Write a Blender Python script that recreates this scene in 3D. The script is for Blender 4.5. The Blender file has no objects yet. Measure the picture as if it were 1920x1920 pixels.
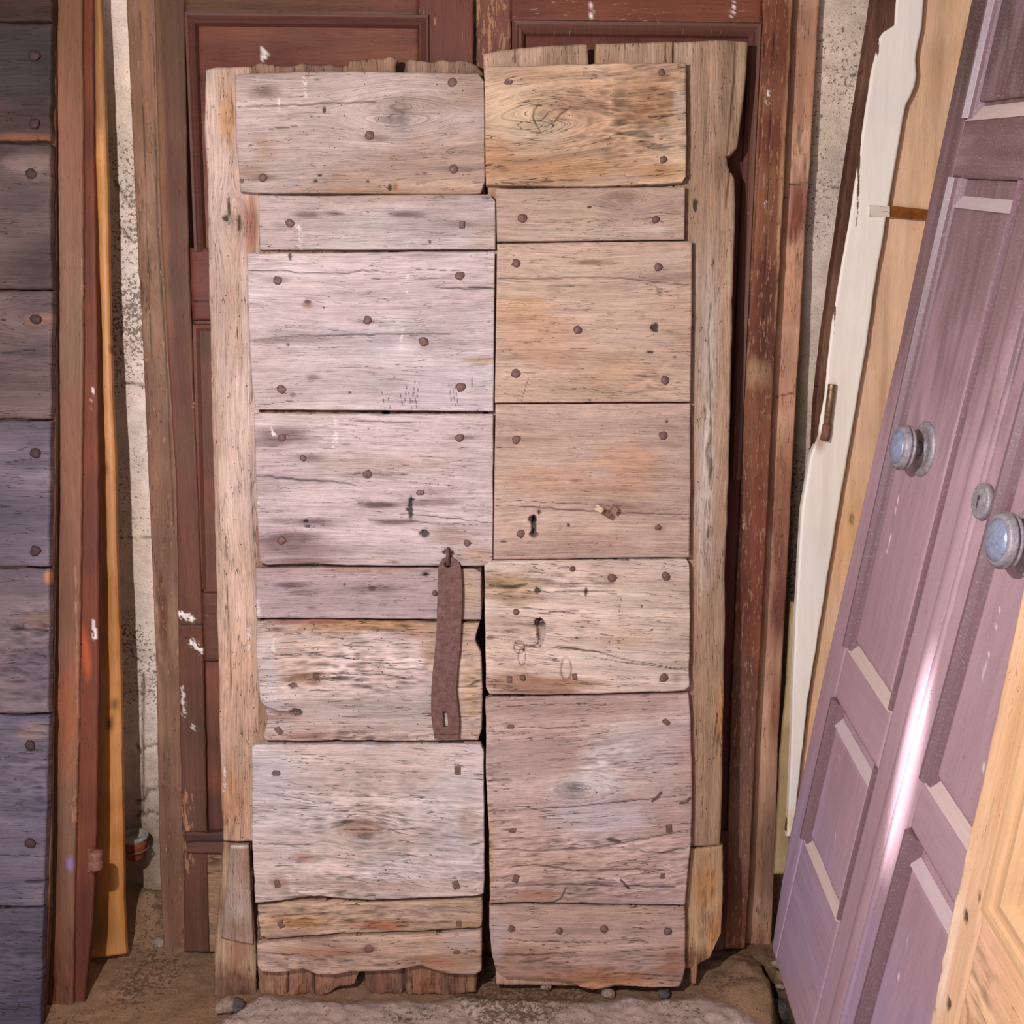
import bpy, math
import numpy as np
from mathutils import Matrix, Quaternion, Vector

S = bpy.context.scene
COL = S.collection

# ---------------------------------------------------------------- camera
F = 1850.0                      # focal length in pixels of the 1920 px frame
CAM_H = 1.45
PITCH = math.radians(10.0)
CP, SP = math.cos(PITCH), math.sin(PITCH)
CAM = np.array([0.0, 0.0, CAM_H])
cam_data = bpy.data.cameras.new('camera')
cam = bpy.data.objects.new('camera', cam_data)
COL.objects.link(cam)
cam.location = (0, 0, CAM_H)
cam.rotation_euler = (math.pi / 2 - PITCH, 0, 0)
cam_data.sensor_width = 36.0
cam_data.lens = 36.0 * F / 1920.0
cam_data.clip_start = 0.02
S.camera = cam

# ---------------------------------------------------------------- view transform, world, lights
S.view_settings.view_transform = 'Standard'
S.view_settings.look = 'None'
S.view_settings.exposure = 0.0
S.view_settings.gamma = 1.0
S.view_settings.use_curve_mapping = False

world = bpy.data.worlds.new('world')
S.world = world
world.use_nodes = True
world.node_tree.nodes['Background'].inputs[0].default_value = (1.0, 0.92, 0.88, 1)
world.node_tree.nodes['Background'].inputs[1].default_value = 0.23


def lamp(name, kind, loc, target, energy, color, **kw):
    d = bpy.data.lights.new(name, kind)
    d.energy = energy
    d.color = color
    for k, v in kw.items():
        setattr(d, k, v)
    o = bpy.data.objects.new(name, d)
    COL.objects.link(o)
    o.location = loc
    o.rotation_euler = (Vector(target) - Vector(loc)).to_track_quat('-Z', 'Y').to_euler()
    return o


# the hand-held work lamp that lights the doors from the upper left, just outside the frame
lamp('work_lamp', 'POINT', (-0.58, 0.36, 1.80), (0, 2, 1), 124.0, (1.0, 0.972, 0.968), shadow_soft_size=0.018)
# cool soft fill added low behind the camera, tinted as daylight
lamp('cool_fill', 'AREA', (-0.9, -0.8, 0.55), (0.25, 2.0, 0.3), 30.0, (0.88, 0.89, 1.0), shape='RECTANGLE', size=0.9, size_y=1.7)
# a narrow streak of daylight that falls on the purple door
streak = lamp('daylight_streak', 'SPOT', (-0.75, -0.2, 0.75), (0.627, 1.463, 0.785), 850.0, (0.95, 0.96, 1.0),
              shadow_soft_size=0.01, spot_size=math.radians(13), spot_blend=1.0)
streak.scale = (0.10, 1, 1)
streak.rotation_euler = (streak.rotation_euler.to_quaternion() @ Quaternion((0, 0, 1), math.radians(-6.3))).to_euler()


# ---------------------------------------------------------------- colour, noise and frames
def lin(c):
    c = np.asarray(c, float) / 255.0
    return np.where(c <= 0.04045, c / 12.92, ((c + 0.055) / 1.055) ** 2.4)


def _h(ix, iy, seed):
    n = (ix.astype(np.int64) * 374761393 + iy.astype(np.int64) * 668265263 + int(seed) * 982451653) & 0xFFFFFFFF
    n = ((n ^ (n >> 13)) * 1274126177) & 0xFFFFFFFF
    n = (n ^ (n >> 16)) & 0xFFFF
    return n / 65535.0


def vn(x, y, seed=0):
    xi, yi = np.floor(x), np.floor(y)
    fx, fy = x - xi, y - yi
    fx = fx * fx * (3 - 2 * fx)
    fy = fy * fy * (3 - 2 * fy)
    a, b = _h(xi, yi, seed), _h(xi + 1, yi, seed)
    c, d = _h(xi, yi + 1, seed), _h(xi + 1, yi + 1, seed)
    return (a + (b - a) * fx) * (1 - fy) + (c + (d - c) * fx) * fy


def fbm(x, y, seed=0, octv=3):
    s, a, t = 0.0, 1.0, 0.0
    for i in range(octv):
        s = s + a * vn(x * 2 ** i + 17.3 * i, y * 2 ** i + 9.1 * i, seed + 31 * i)
        t += a
        a *= 0.5
    return s / t


def c2w(v):
    return np.array([v[0], CP * v[2] - SP * v[1], -SP * v[2] - CP * v[1]])


def ray(x, y):
    return c2w(((x - 960) / F, (y - 960) / F, 1.0))


def floor_at(x, y, z=0.0):
    d = ray(x, y)
    return CAM + d * (z - CAM_H) / d[2]


class Frame:
    """the plane a thing lies in: u to the right, v up, n towards the room"""
    def __init__(s, O, u, v):
        s.O = np.array(O, float)
        s.u = np.array(u, float) / np.linalg.norm(u)
        v = np.array(v, float) - s.u * np.dot(s.u, v)
        s.v = v / np.linalg.norm(v)
        s.n = np.cross(s.u, s.v)

    def px(s, x, y, z=0.0):
        d = ray(x, y)
        t = np.dot(s.O + s.n * z - CAM, s.n) / np.dot(d, s.n)
        p = CAM + d * t - s.O
        return np.array([p @ s.u, p @ s.v])

    def pts(s, pl, z=0.0):
        return np.array([s.px(x, y, z) for x, y in pl])

    def matrix(s):
        m = Matrix.Identity(4)
        for i in range(3):
            m[i][0], m[i][1], m[i][2], m[i][3] = s.u[i], s.v[i], s.n[i], s.O[i]
        return m


def leaning(x, yb, deg, z=0.0):
    a = math.radians(deg)
    return Frame((x, yb, z), (1, 0, 0), (0, math.sin(a), math.cos(a)))


# ---------------------------------------------------------------- objects
def thing(name, label, cat, fr, group=None):
    o = bpy.data.objects.new(name, None)
    o.empty_display_size = 0.05
    COL.objects.link(o)
    o.matrix_world = fr.matrix()
    o['label'] = label
    o['category'] = cat
    if group:
        o['group'] = group
    return o


def link(name, me, mat, parent=None, label=None, kind=None):
    o = bpy.data.objects.new(name, me)
    COL.objects.link(o)
    if mat and not me.materials:
        me.materials.append(mat)
    if parent is not None:
        o.parent = parent
    if label:
        o['label'] = label
    if kind:
        o['kind'] = kind
    return o


def raw(name, verts, faces, smooth=False):
    me = bpy.data.meshes.new(name)
    me.from_pydata([tuple(map(float, v)) for v in verts], [], faces)
    if smooth:
        me.polygons.foreach_set('use_smooth', [True] * len(me.polygons))
    me.update()
    return me


def lathe(name, prof, seg=24, ax=None, smooth=True, wob=0.0, seed=1):
    """revolve (r, z) about z"""
    rng = np.random.RandomState(seed)
    w = 1 + wob * (rng.rand(seg) - 0.5)
    V, Fc = [], []
    for r, z in prof:
        for k in range(seg):
            t = 2 * math.pi * k / seg
            V.append((r * math.cos(t) * w[k], r * math.sin(t) * w[k], z))
    for i in range(len(prof) - 1):
        for k in range(seg):
            a, b = i * seg + k, i * seg + (k + 1) % seg
            Fc.append((a, b, b + seg, a + seg))
    Fc.append(tuple(range(seg))[::-1])
    Fc.append(tuple((len(prof) - 1) * seg + k for k in range(seg)))
    return raw(name, V, Fc, smooth)


def tube(name, pts, r, seg=8):
    pts = [Vector(p) for p in pts]
    V, Fc = [], []
    up = Vector((0.3, 0.2, 1)).normalized()
    for i, p in enumerate(pts):
        d = (pts[min(i + 1, len(pts) - 1)] - pts[max(i - 1, 0)]).normalized()
        a = d.cross(up)
        if a.length < 0.1:
            a = d.cross(Vector((1, 0, 0)))
        a.normalize()
        b = d.cross(a)
        for k in range(seg):
            t = 2 * math.pi * k / seg
            V.append(p + (a * math.cos(t) + b * math.sin(t)) * r)
    for i in range(len(pts) - 1):
        for k in range(seg):
            j = i * seg
            Fc.append((j + k, j + (k + 1) % seg, j + seg + (k + 1) % seg, j + seg + k))
    Fc.append(tuple(range(seg))[::-1])
    Fc.append(tuple(len(V) - seg + k for k in range(seg)))
    return raw(name, V, Fc, True)


def prism(name, poly, z0, z1, bev=0.0):
    """polygon (counter-clockwise, local xy) extruded from z0 up to z1, with a small chamfer"""
    p = np.array(poly, float)
    n = len(p)
    if bev > 0:
        c = p.mean(0)
        d = p - c
        q = p - d / np.maximum(np.linalg.norm(d, axis=1, keepdims=True), 1e-6) * bev * 1.3
        rings = [(p, z0), (p, z1 - bev), (q, z1)]
    else:
        rings = [(p, z0), (p, z1)]
    V = [(x, y, z) for r, z in rings for x, y in r]
    Fc = []
    for i in range(len(rings) - 1):
        for k in range(n):
            a, b = i * n + k, i * n + (k + 1) % n
            Fc.append((a, b, b + n, a + n))
    Fc.append(tuple(range(n))[::-1])
    Fc.append(tuple((len(rings) - 1) * n + k for k in range(n)))
    return raw(name, V, Fc)


def plate_mesh(name, outer, holes, z0, z1):
    """flat plate with holes, filled by a 2D curve"""
    cu = bpy.data.curves.new(name, 'CURVE')
    cu.dimensions = '2D'
    cu.fill_mode = 'BOTH'
    cu.extrude = (z1 - z0) / 2
    cu.bevel_depth = 0.0006
    for pl in [outer] + holes:
        sp = cu.splines.new('POLY')
        sp.points.add(len(pl) - 1)
        for i, (x, y) in enumerate(pl):
            sp.points[i].co = (x, y, 0, 1)
        sp.use_cyclic_u = True
    o = bpy.data.objects.new(name, cu)
    COL.objects.link(o)
    dg = bpy.context.evaluated_depsgraph_get()
    dg.update()
    me = bpy.data.meshes.new_from_object(o.evaluated_get(dg))
    me.name = name
    bpy.data.objects.remove(o)
    bpy.data.curves.remove(cu)
    me.transform(Matrix.Translation((0, 0, (z0 + z1) / 2)))
    return me


# ---------------------------------------------------------------- materials
def nodes(name):
    m = bpy.data.materials.new(name)
    m.use_nodes = True
    nt = m.node_tree
    b = nt.nodes['Principled BSDF']

    class N:
        pass
    h = N()
    h.m, h.nt, h.b = m, nt, b

    def new(t, **kw):
        n = nt.nodes.new(t)
        for k, v in kw.items():
            setattr(n, k, v)
        return n

    def put(sock, v):
        if isinstance(v, bpy.types.NodeSocket):
            nt.links.new(v, sock)
        else:
            sock.default_value = v

    def math_(op, a, b2=0.0, c=0.0, clamp=False):
        n = new('ShaderNodeMath', operation=op, use_clamp=clamp)
        put(n.inputs[0], a)
        put(n.inputs[1], b2)
        put(n.inputs[2], c)
        return n.outputs[0]

    def vmul(v, s):
        n = new('ShaderNodeVectorMath', operation='MULTIPLY')
        put(n.inputs[0], v)
        n.inputs[1].default_value = s
        return n.outputs[0]

    def noise(v, scale=1.0, detail=3.0, rough=0.6):
        n = new('ShaderNodeTexNoise')
        put(n.inputs['Vector'], v)
        n.inputs['Scale'].default_value = scale
        n.inputs['Detail'].default_value = detail
        n.inputs['Roughness'].default_value = rough
        return n.outputs['Fac']

    def rng(v, a, b2, c, d):
        n = new('ShaderNodeMapRange')
        put(n.inputs[0], v)
        for i, x in enumerate((a, b2, c, d)):
            n.inputs[i + 1].default_value = x
        return n.outputs[0]

    def mix(fac, a, b2, mode='MIX'):
        n = new('ShaderNodeMix', data_type='RGBA', blend_type=mode)
        put(n.inputs[0], fac)
        put(n.inputs[6], a)
        put(n.inputs[7], b2)
        return n.outputs[2]

    def attr(nm):
        return new('ShaderNodeAttribute', attribute_name=nm)
    h.new, h.put, h.math, h.vmul, h.noise, h.rng, h.mix, h.attr = new, put, math_, vmul, noise, rng, mix, attr
    h.obj = new('ShaderNodeTexCoord').outputs['Object']
    return h


def rgba(c):
    return tuple(lin(c)) + (1.0,)


def bump(h, height, strength, dist):
    n = h.new('ShaderNodeBump')
    n.inputs['Strength'].default_value = strength
    n.inputs['Distance'].default_value = dist
    h.put(n.inputs['Height'], height)
    h.put(h.b.inputs['Normal'], n.outputs[0])


def wood_mat(name, contrast=0.35, rough=0.75, bmp=0.6, chip=None, spec=0.3, cross=420.0, dust=0.0):
    """board material: colour and relief zones come from the mesh, the fibre from noise run along the grain"""
    h = nodes(name)
    col = h.attr('Col').outputs['Color']
    g = h.attr('grain').outputs['Vector']
    worm = h.attr('worm').outputs['Fac']
    chk = h.attr('chk').outputs['Fac']
    wear = h.attr('wear').outputs['Fac']
    n1 = h.noise(h.vmul(g, (9, cross, 1)), 1, 4, .65)
    n2 = h.noise(h.vmul(g, (26, 95, 1)), 1, 3, .6)
    n3 = h.noise(h.vmul(g, (60, 1000, 1)), 1, 2, .5)
    n4 = h.noise(h.obj, 420, 3, .7)
    t = h.math('ADD', h.math('MULTIPLY', n1, .45), h.math('ADD', h.math('MULTIPLY', n2, .2), h.math('ADD', h.math('MULTIPLY', n3, .2), h.math('MULTIPLY', n4, .15))))
    tone = h.rng(t, .36, .64, 1 - contrast, 1 + contrast)
    c = h.mix(1.0, col, tone, 'MULTIPLY')
    hgt = t
    if chip is not None:
        # flaked paint: long flakes where the wear attribute is high
        f = h.noise(h.vmul(g, (30, 150, 1)), 1, 5, .68)
        thr = h.math('SUBTRACT', 1.0, wear)
        mk = h.rng(h.math('SUBTRACT', f, thr), -.015, .03, 0, 1)
        cc = h.mix(h.rng(n1, .3, .7, 0, 1), rgba(chip[0]), rgba(chip[1]))
        c = h.mix(mk, c, cc)
        hgt = h.math('SUBTRACT', hgt, h.math('MULTIPLY', mk, .9))
    # short drying checks along the grain
    k1 = h.noise(h.vmul(g, (10, 150, 1)), 1, 2, .5)
    k2 = h.noise(h.vmul(g, (14, 40, 3)), 1, 2, .5)
    line = h.math('LESS_THAN', h.math('ABSOLUTE', h.math('SUBTRACT', k1, .5)), h.math('MULTIPLY', chk, .012))
    ck = h.math('MULTIPLY', line, h.rng(k2, .46, .56, 0, 1))
    # worm holes
    v = h.new('ShaderNodeTexVoronoi', feature='F1')
    h.put(v.inputs['Vector'], h.vmul(h.obj, (1, 1, 0)))
    v.inputs['Scale'].default_value = 95.0
    rnd = h.new('ShaderNodeSeparateColor')
    h.put(rnd.inputs[0], v.outputs['Color'])
    hole = h.math('MULTIPLY', h.math('LESS_THAN', v.outputs['Distance'], h.math('ADD', .07, h.math('MULTIPLY', rnd.outputs[1], .09))),
                  h.math('LESS_THAN', rnd.outputs[0], worm))
    dark = h.math('MAXIMUM', h.math('MULTIPLY', ck, .78), h.math('MULTIPLY', hole, .85))
    c = h.mix(dark, c, rgba((34, 18, 12)))
    if dust:
        d = h.noise(h.obj, 260, 4, .7)
        c = h.mix(h.math('MULTIPLY', h.rng(d, .55, .72, 0, 1), dust), c, rgba((200, 175, 165)))
    h.put(h.b.inputs['Base Color'], c)
    h.b.inputs['Roughness'].default_value = rough
    h.b.inputs['Specular IOR Level'].default_value = spec
    bump(h, h.math('SUBTRACT', hgt, h.math('MULTIPLY', dark, 1.5)), bmp, .0016)
    return h.m


def spot_mat(name, base, base2, scale, rough=.8, metal=0.0, bmp=.5, dist=.001, spec=.3, detail=5, speck=None):
    h = nodes(name)
    n = h.noise(h.obj, scale, detail, .65)
    n2 = h.noise(h.obj, scale * 5, 3, .6)
    c = h.mix(h.rng(h.math('ADD', h.math('MULTIPLY', n, .7), h.math('MULTIPLY', n2, .3)), .36, .64, 0, 1), rgba(base), rgba(base2))
    if speck:
        s = h.noise(h.obj, speck[1], 4, .7)
        c = h.mix(h.rng(s, speck[2], speck[2] + .06, 0, 1), c, rgba(speck[0]))
    h.put(h.b.inputs['Base Color'], c)
    h.b.inputs['Roughness'].default_value = rough
    h.b.inputs['Metallic'].default_value = metal
    h.b.inputs['Specular IOR Level'].default_value = spec
    bump(h, h.math('ADD', n, n2), bmp, dist)
    return h.m


def ground_mat(name, speck, rough=.9, bmp=.7, scale=60.0, thr=.62, light=(205, 185, 170)):
    """plaster and dirt: colour zones come from the mesh, specks and crumbs from noise"""
    h = nodes(name)
    col = h.attr('Col').outputs['Color']
    chk = h.attr('chk').outputs['Fac']
    n = h.noise(h.obj, scale * .35, 5, .65)
    n2 = h.noise(h.obj, scale * 2.2, 5, .72)
    n3 = h.noise(h.obj, scale * 6, 3, .6)
    c = h.mix(1.0, col, h.rng(n, .3, .7, .78, 1.2), 'MULTIPLY')
    c = h.mix(1.0, c, h.rng(n3, .3, .7, .82, 1.18), 'MULTIPLY')
    mk = h.rng(h.math('ADD', n2, h.math('MULTIPLY', chk, .12)), thr, thr + .05, 0, 1)
    c = h.mix(h.math('MULTIPLY', mk, .8), c, rgba(speck))
    lt = h.rng(h.noise(h.obj, scale * 3.1, 4, .7), .66, .72, 0, .7)
    c = h.mix(lt, c, rgba(light))
    h.put(h.b.inputs['Base Color'], c)
    h.b.inputs['Roughness'].default_value = rough
    h.b.inputs['Specular IOR Level'].default_value = .15
    bump(h, h.math('ADD', h.math('ADD', n2, n3), h.math('MULTIPLY', mk, -.6)), bmp, .003)
    return h.m


M_OAK = wood_mat('weathered_oak', .40, .78, 1.0)
M_RED = wood_mat('flaking_red_paint', .22, .62, .5, chip=((176, 124, 92), (120, 84, 62)), spec=.35)
M_DARK = wood_mat('dark_stained_wood', .30, .7, .6)
M_WHITE = wood_mat('white_painted_wood', .05, .5, .15, chip=((120, 82, 62), (70, 42, 30)), spec=.4)
M_PINE = wood_mat('pale_pine', .16, .65, .3)
M_PURPLE = wood_mat('purple_brown_paint', .10, .42, .35, chip=((150, 118, 112), (112, 82, 80)), spec=.5, cross=260, dust=.42)
M_YELLOW = wood_mat('yellow_varnish', .20, .5, .3, spec=.45)
M_DNAIL = spot_mat('dark_nail_iron', (58, 42, 42), (84, 62, 58), 220, .7, .2, .6, .0008)
M_NAIL = spot_mat('rusty_nail_iron', (92, 66, 58), (142, 112, 104), 220, .62, .35, .6, .0008)
M_IRON = spot_mat('rusty_strap_iron', (92, 62, 58), (128, 94, 88), 90, .62, .3, .7, .0012, speck=((150, 106, 86), 130, .63))
M_ZINC = spot_mat('dull_zinc', (176, 166, 168), (132, 124, 134), 120, .5, .35, .5, .0008, speck=((96, 88, 92), 300, .6))
M_BLUEGLASS = spot_mat('blue_grey_knob_face', (150, 158, 182), (112, 120, 146), 160, .3, .2, .3, .0006, spec=.6)
M_BRASS = spot_mat('tarnished_brass', (188, 156, 126), (112, 80, 56), 90, .4, .6, .4, .0006)
M_CLAY = spot_mat('terracotta_clay', (150, 84, 52), (112, 58, 38), 40, .85)
M_LIME = spot_mat('limescale_rim', (170, 160, 152), (128, 118, 108), 120, .85)
M_RUST = spot_mat('red_rust', (118, 70, 56), (150, 106, 92), 90, .8, .1, .8, .002)
M_WALL = ground_mat('lime_plaster', (96, 74, 58), scale=60, thr=.645)
M_FLOOR = ground_mat('dusty_floor', (92, 70, 56), scale=48, thr=.62)
M_STONE = spot_mat('pale_stone', (170, 146, 130), (112, 92, 80), 60, .9, 0, .8, .003)
M_DSTONE = spot_mat('dark_stone', (96, 84, 84), (60, 50, 50), 60, .9, 0, .8, .003)


# ---------------------------------------------------------------- boards
def seg_dist(X, Y, pts):
    """distance to a polyline and the parameter 0..1 along it"""
    best = np.full(X.shape, 1e9)
    par = np.zeros(X.shape)
    n = len(pts) - 1
    for i in range(n):
        (ax, ay), (bx, by) = pts[i], pts[i + 1]
        dx, dy = bx - ax, by - ay
        L = dx * dx + dy * dy + 1e-12
        t = np.clip(((X - ax) * dx + (Y - ay) * dy) / L, 0, 1)
        d = np.hypot(X - ax - t * dx, Y - ay - t * dy)
        k = d < best
        best = np.where(k, d, best)
        par = np.where(k, (i + t) / n, par)
    return best, par


def resample(pl, n):
    pl = np.array(pl, float)
    d = np.r_[0, np.cumsum(np.linalg.norm(np.diff(pl, axis=0), axis=1))]
    t = np.linspace(0, d[-1], n)
    return np.c_[np.interp(t, d, pl[:, 0]), np.interp(t, d, pl[:, 1])]


SEED = [100]


def board(name, parent, fr, top, bot, left=None, right=None, z=0.0, th=0.02, res=0.0025, grain='h',
          col=(180, 150, 135), col2=None, c2amt=0.5, c2s=(4, 9), var=0.22, amp=0.0006, rnd=0.003, rough=0.0012, mat=None,
          feats=(), worm=0.0, chk=0.25, wear=0.0, prof=None, slant=0.0, bow=0.0, local=False, label=None, kind=None, back=True,
          lowf=0.0):
    """one sawn board: an outline (photo pixels on the plane of its frame, or local metres), a worn relief on its face,
    its own colours, and solid sides"""
    SEED[0] += 7
    sd = SEED[0]
    conv = (lambda pl: np.array(pl, float)) if local else (lambda pl: fr.pts(pl, z))
    T, B = conv(top), conv(bot)
    Lf = conv([top[0]] + list(left or []) + [bot[0]])
    Rt = conv([top[-1]] + list(right or []) + [bot[-1]])
    w = np.linalg.norm(np.diff(T, axis=0), axis=1).sum()
    hgt = np.linalg.norm(np.diff(Lf, axis=0), axis=1).sum()
    rx, ry = res if isinstance(res, tuple) else (res, res)
    nu, nv = max(3, int(w / rx) + 1), max(3, int(hgt / ry) + 1)
    tb, bb, lb, rb = resample(T, nu), resample(B, nu), resample(Lf, nv), resample(Rt, nv)
    if rough:
        for k, (arr, ax) in enumerate(((tb, 1), (bb, 1), (lb, 0), (rb, 0))):
            o = (fbm(arr[:, 1 - ax] * 28, arr[:, 0] * 0 + k * 5.7, sd + k, 4) - .5) * 2 * rough
            e = np.minimum(np.arange(len(o)), np.arange(len(o))[::-1]) / 4.0
            arr[:, ax] += o * np.clip(e, 0, 1)
    s = np.linspace(0, 1, nu)[None, :, None]
    t = np.linspace(0, 1, nv)[:, None, None]        # 0 at the top
    P = (1 - t) * tb[None] + t * bb[None] + (1 - s) * lb[:, None] + s * rb[:, None] \
        - ((1 - t) * (1 - s) * tb[0] + (1 - t) * s * tb[-1] + t * (1 - s) * bb[0] + t * s * bb[-1])
    X, Y = P[..., 0], P[..., 1]
    s, t = np.broadcast_to(s[..., 0], X.shape), np.broadcast_to(t[..., 0], X.shape)
    wl = np.linalg.norm(rb - lb, axis=1)[:, None]
    hl = np.linalg.norm(tb - bb, axis=1)[None, :]
    de = np.minimum(np.minimum(s, 1 - s) * wl, np.minimum(t, 1 - t) * hl)
    G, Cc = (X, Y) if grain == 'h' else (Y, X)
    Cc = Cc + slant * G + (fbm(G * 2.2, Cc * 5, sd + 1, 2) - .5) * .035
    sc = None
    for f in feats:                                  # knots bend the grain
        if f[0] == 'knot':
            kx, ky = conv([(f[1], f[2])])[0]
            r = f[3] * .0011 if not local else f[3]
            dg, dc = ((X - kx), (Y - ky)) if grain == 'h' else ((Y - ky), (X - kx))
            q = np.exp(-((dg / (2.6 * r)) ** 2 + (dc / (1.9 * r)) ** 2))
            Cc = Cc - np.tanh(dc / (.35 * r)) * r * .85 * q
    st = fbm(G * 3.0 + sd, Cc * 70, sd + 2, 3)
    md = fbm(G * 2.0 - sd, Cc * 22, sd + 3, 2)
    br = fbm(X * 7 + sd, Y * 9, sd + 4, 3)
    Hh = (st - .5) * 2 * amp + (md - .5) * 1.6 * amp
    if lowf:
        Hh = Hh + (fbm(X * 5, Y * 5, sd + 9, 2) - .5) * lowf
    c = lin(col)[None, None, :] * np.ones(X.shape + (1,))
    if col2 is not None:
        m = np.clip((fbm(X * c2s[0], Y * c2s[1], sd + 5, 3) - .5) * 5 + c2amt, 0, 1)[..., None]
        c = c * (1 - m) + lin(col2) * m
    tone = 1 + var * ((st - .5) * 1.3 + (md - .5) * 1.5 + (br - .5) * 1.1)
    c = c * np.clip(tone, .4, 1.7)[..., None]
    W = np.full(X.shape, float(worm))
    K = np.full(X.shape, float(chk))
    WR = np.full(X.shape, float(wear))
    # worn, slightly rounded edges
    r = rnd * (.6 + .8 * fbm(X * 30, Y * 30, sd + 6, 2))
    q = np.clip(1 - de / r, 0, 1)
    Hh = Hh - r * (1 - np.sqrt(np.clip(1 - q * q, 0, 1))) * .9
    if bow:
        Hh = Hh + bow * (1 - (2 * s - 1) ** 2)
    if prof is not None:
        Hh = Hh + prof(s if grain == 'v' else 1 - t)
    u = 1.0 if local else .0011                      # size of a pixel on the boards, about
    for f in feats:
        k = f[0]
        if k == 'crack':
            pts = conv(f[1])
            wd, dp = f[2], f[3]
            d, par = seg_dist(X, Y + (fbm(X * 60, Y * 3, sd + 8, 2) - .5) * .004 * (grain == 'h'), pts)
            wv = wd * (.35 + .65 * np.sin(np.clip(par * 1.0, 0, 1) * math.pi) ** .5 + .5 * (fbm(G * 40, Cc * 0, sd, 2) - .5))
            m = np.clip(1.25 - d / np.maximum(wv, 1e-5), 0, 1)
            Hh = Hh - m * dp
            c = c * (1 - .80 * m[..., None])
        elif k in ('stain', 'hole', 'rot', 'worm', 'chk', 'wear', 'bulge', 'oval', 'knot'):
            cx, cy = conv([(f[1], f[2])])[0]
            if k == 'knot':
                rr = f[3] * u
                d = np.hypot((X - cx) / 1.25, Y - cy)
                m = np.exp(-(d / (rr * .75)) ** 2)
                Hh = Hh - m * f[4]
                c = c * (1 - .45 * m[..., None] * (.5 + vn(X * 500, Y * 500, sd)[..., None]))
                continue
            ax, ay = f[3] * u, f[4] * u
            e = np.sqrt(((X - cx) / ax) ** 2 + ((Y - cy) / ay) ** 2)
            if k == 'stain':
                n = fbm(G * 12, Cc * 60, sd + 11, 3)
                m = np.clip((1.15 - e) * 1.3 + (n - .5) * 1.1, 0, 1) * f[6]
                c = c * (1 - m[..., None]) + lin(f[5]) * m[..., None] * (.75 + .5 * st[..., None])
            elif k == 'hole':
                e = e + (vn(X * 300, Y * 300, sd + 3) - .5) * .5
                m = np.clip((1.15 - e) * 3, 0, 1)
                Hh = Hh - m * f[5]
                c = c * (1 - .85 * m[..., None])
            elif k == 'rot':
                m = np.clip(1.3 - e, 0, 1)
                n = fbm(G * 22, Cc * 110, sd + 13, 3)
                n2 = fbm(G * 60, Cc * 200, sd + 14, 2)
                d = (np.abs(n - .5) * -2.6 + .30 + (n2 - .5) * .5)
                Hh = Hh + m * f[5] * d * 1.5
                c = c * np.clip(1 + m * d * 1.05, .28, 1.12)[..., None]
            elif k == 'bulge':
                Hh = Hh + np.exp(-e * e) * f[5]
            elif k == 'oval':
                m = np.exp(-((e - 1) / .12) ** 2)
                Hh = Hh - m * .003
                c = c * (1 - .75 * m[..., None])
            else:
                m = np.clip(1.25 - e, 0, 1) * f[5]
                if k == 'worm':
                    W = np.maximum(W, m)
                elif k == 'chk':
                    K = np.maximum(K, m)
                else:
                    WR = np.maximum(WR, m)
        elif k == 'splash':
            pts = conv(f[1])
            d, par = seg_dist(X, Y, pts)
            n = fbm(X * 260, Y * 260, sd + 15, 2)
            m = np.clip((f[2] * u - d) / .003 + (n - .56) * 8, 0, 1) * np.clip(1.8 - d / (f[2] * u), 0, 1)
            c = c * (1 - m[..., None]) + lin((232, 218, 212)) * m[..., None]
            Hh = Hh + m * .0006
    if mat is None:
        c = c * .83
    Z = z + Hh
    me = grid_mesh(name, X, Y, Z, z - th, c, G, Cc, W, K, WR, sd, back)
    return link(name, me, mat or M_OAK, parent, label, kind)


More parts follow.
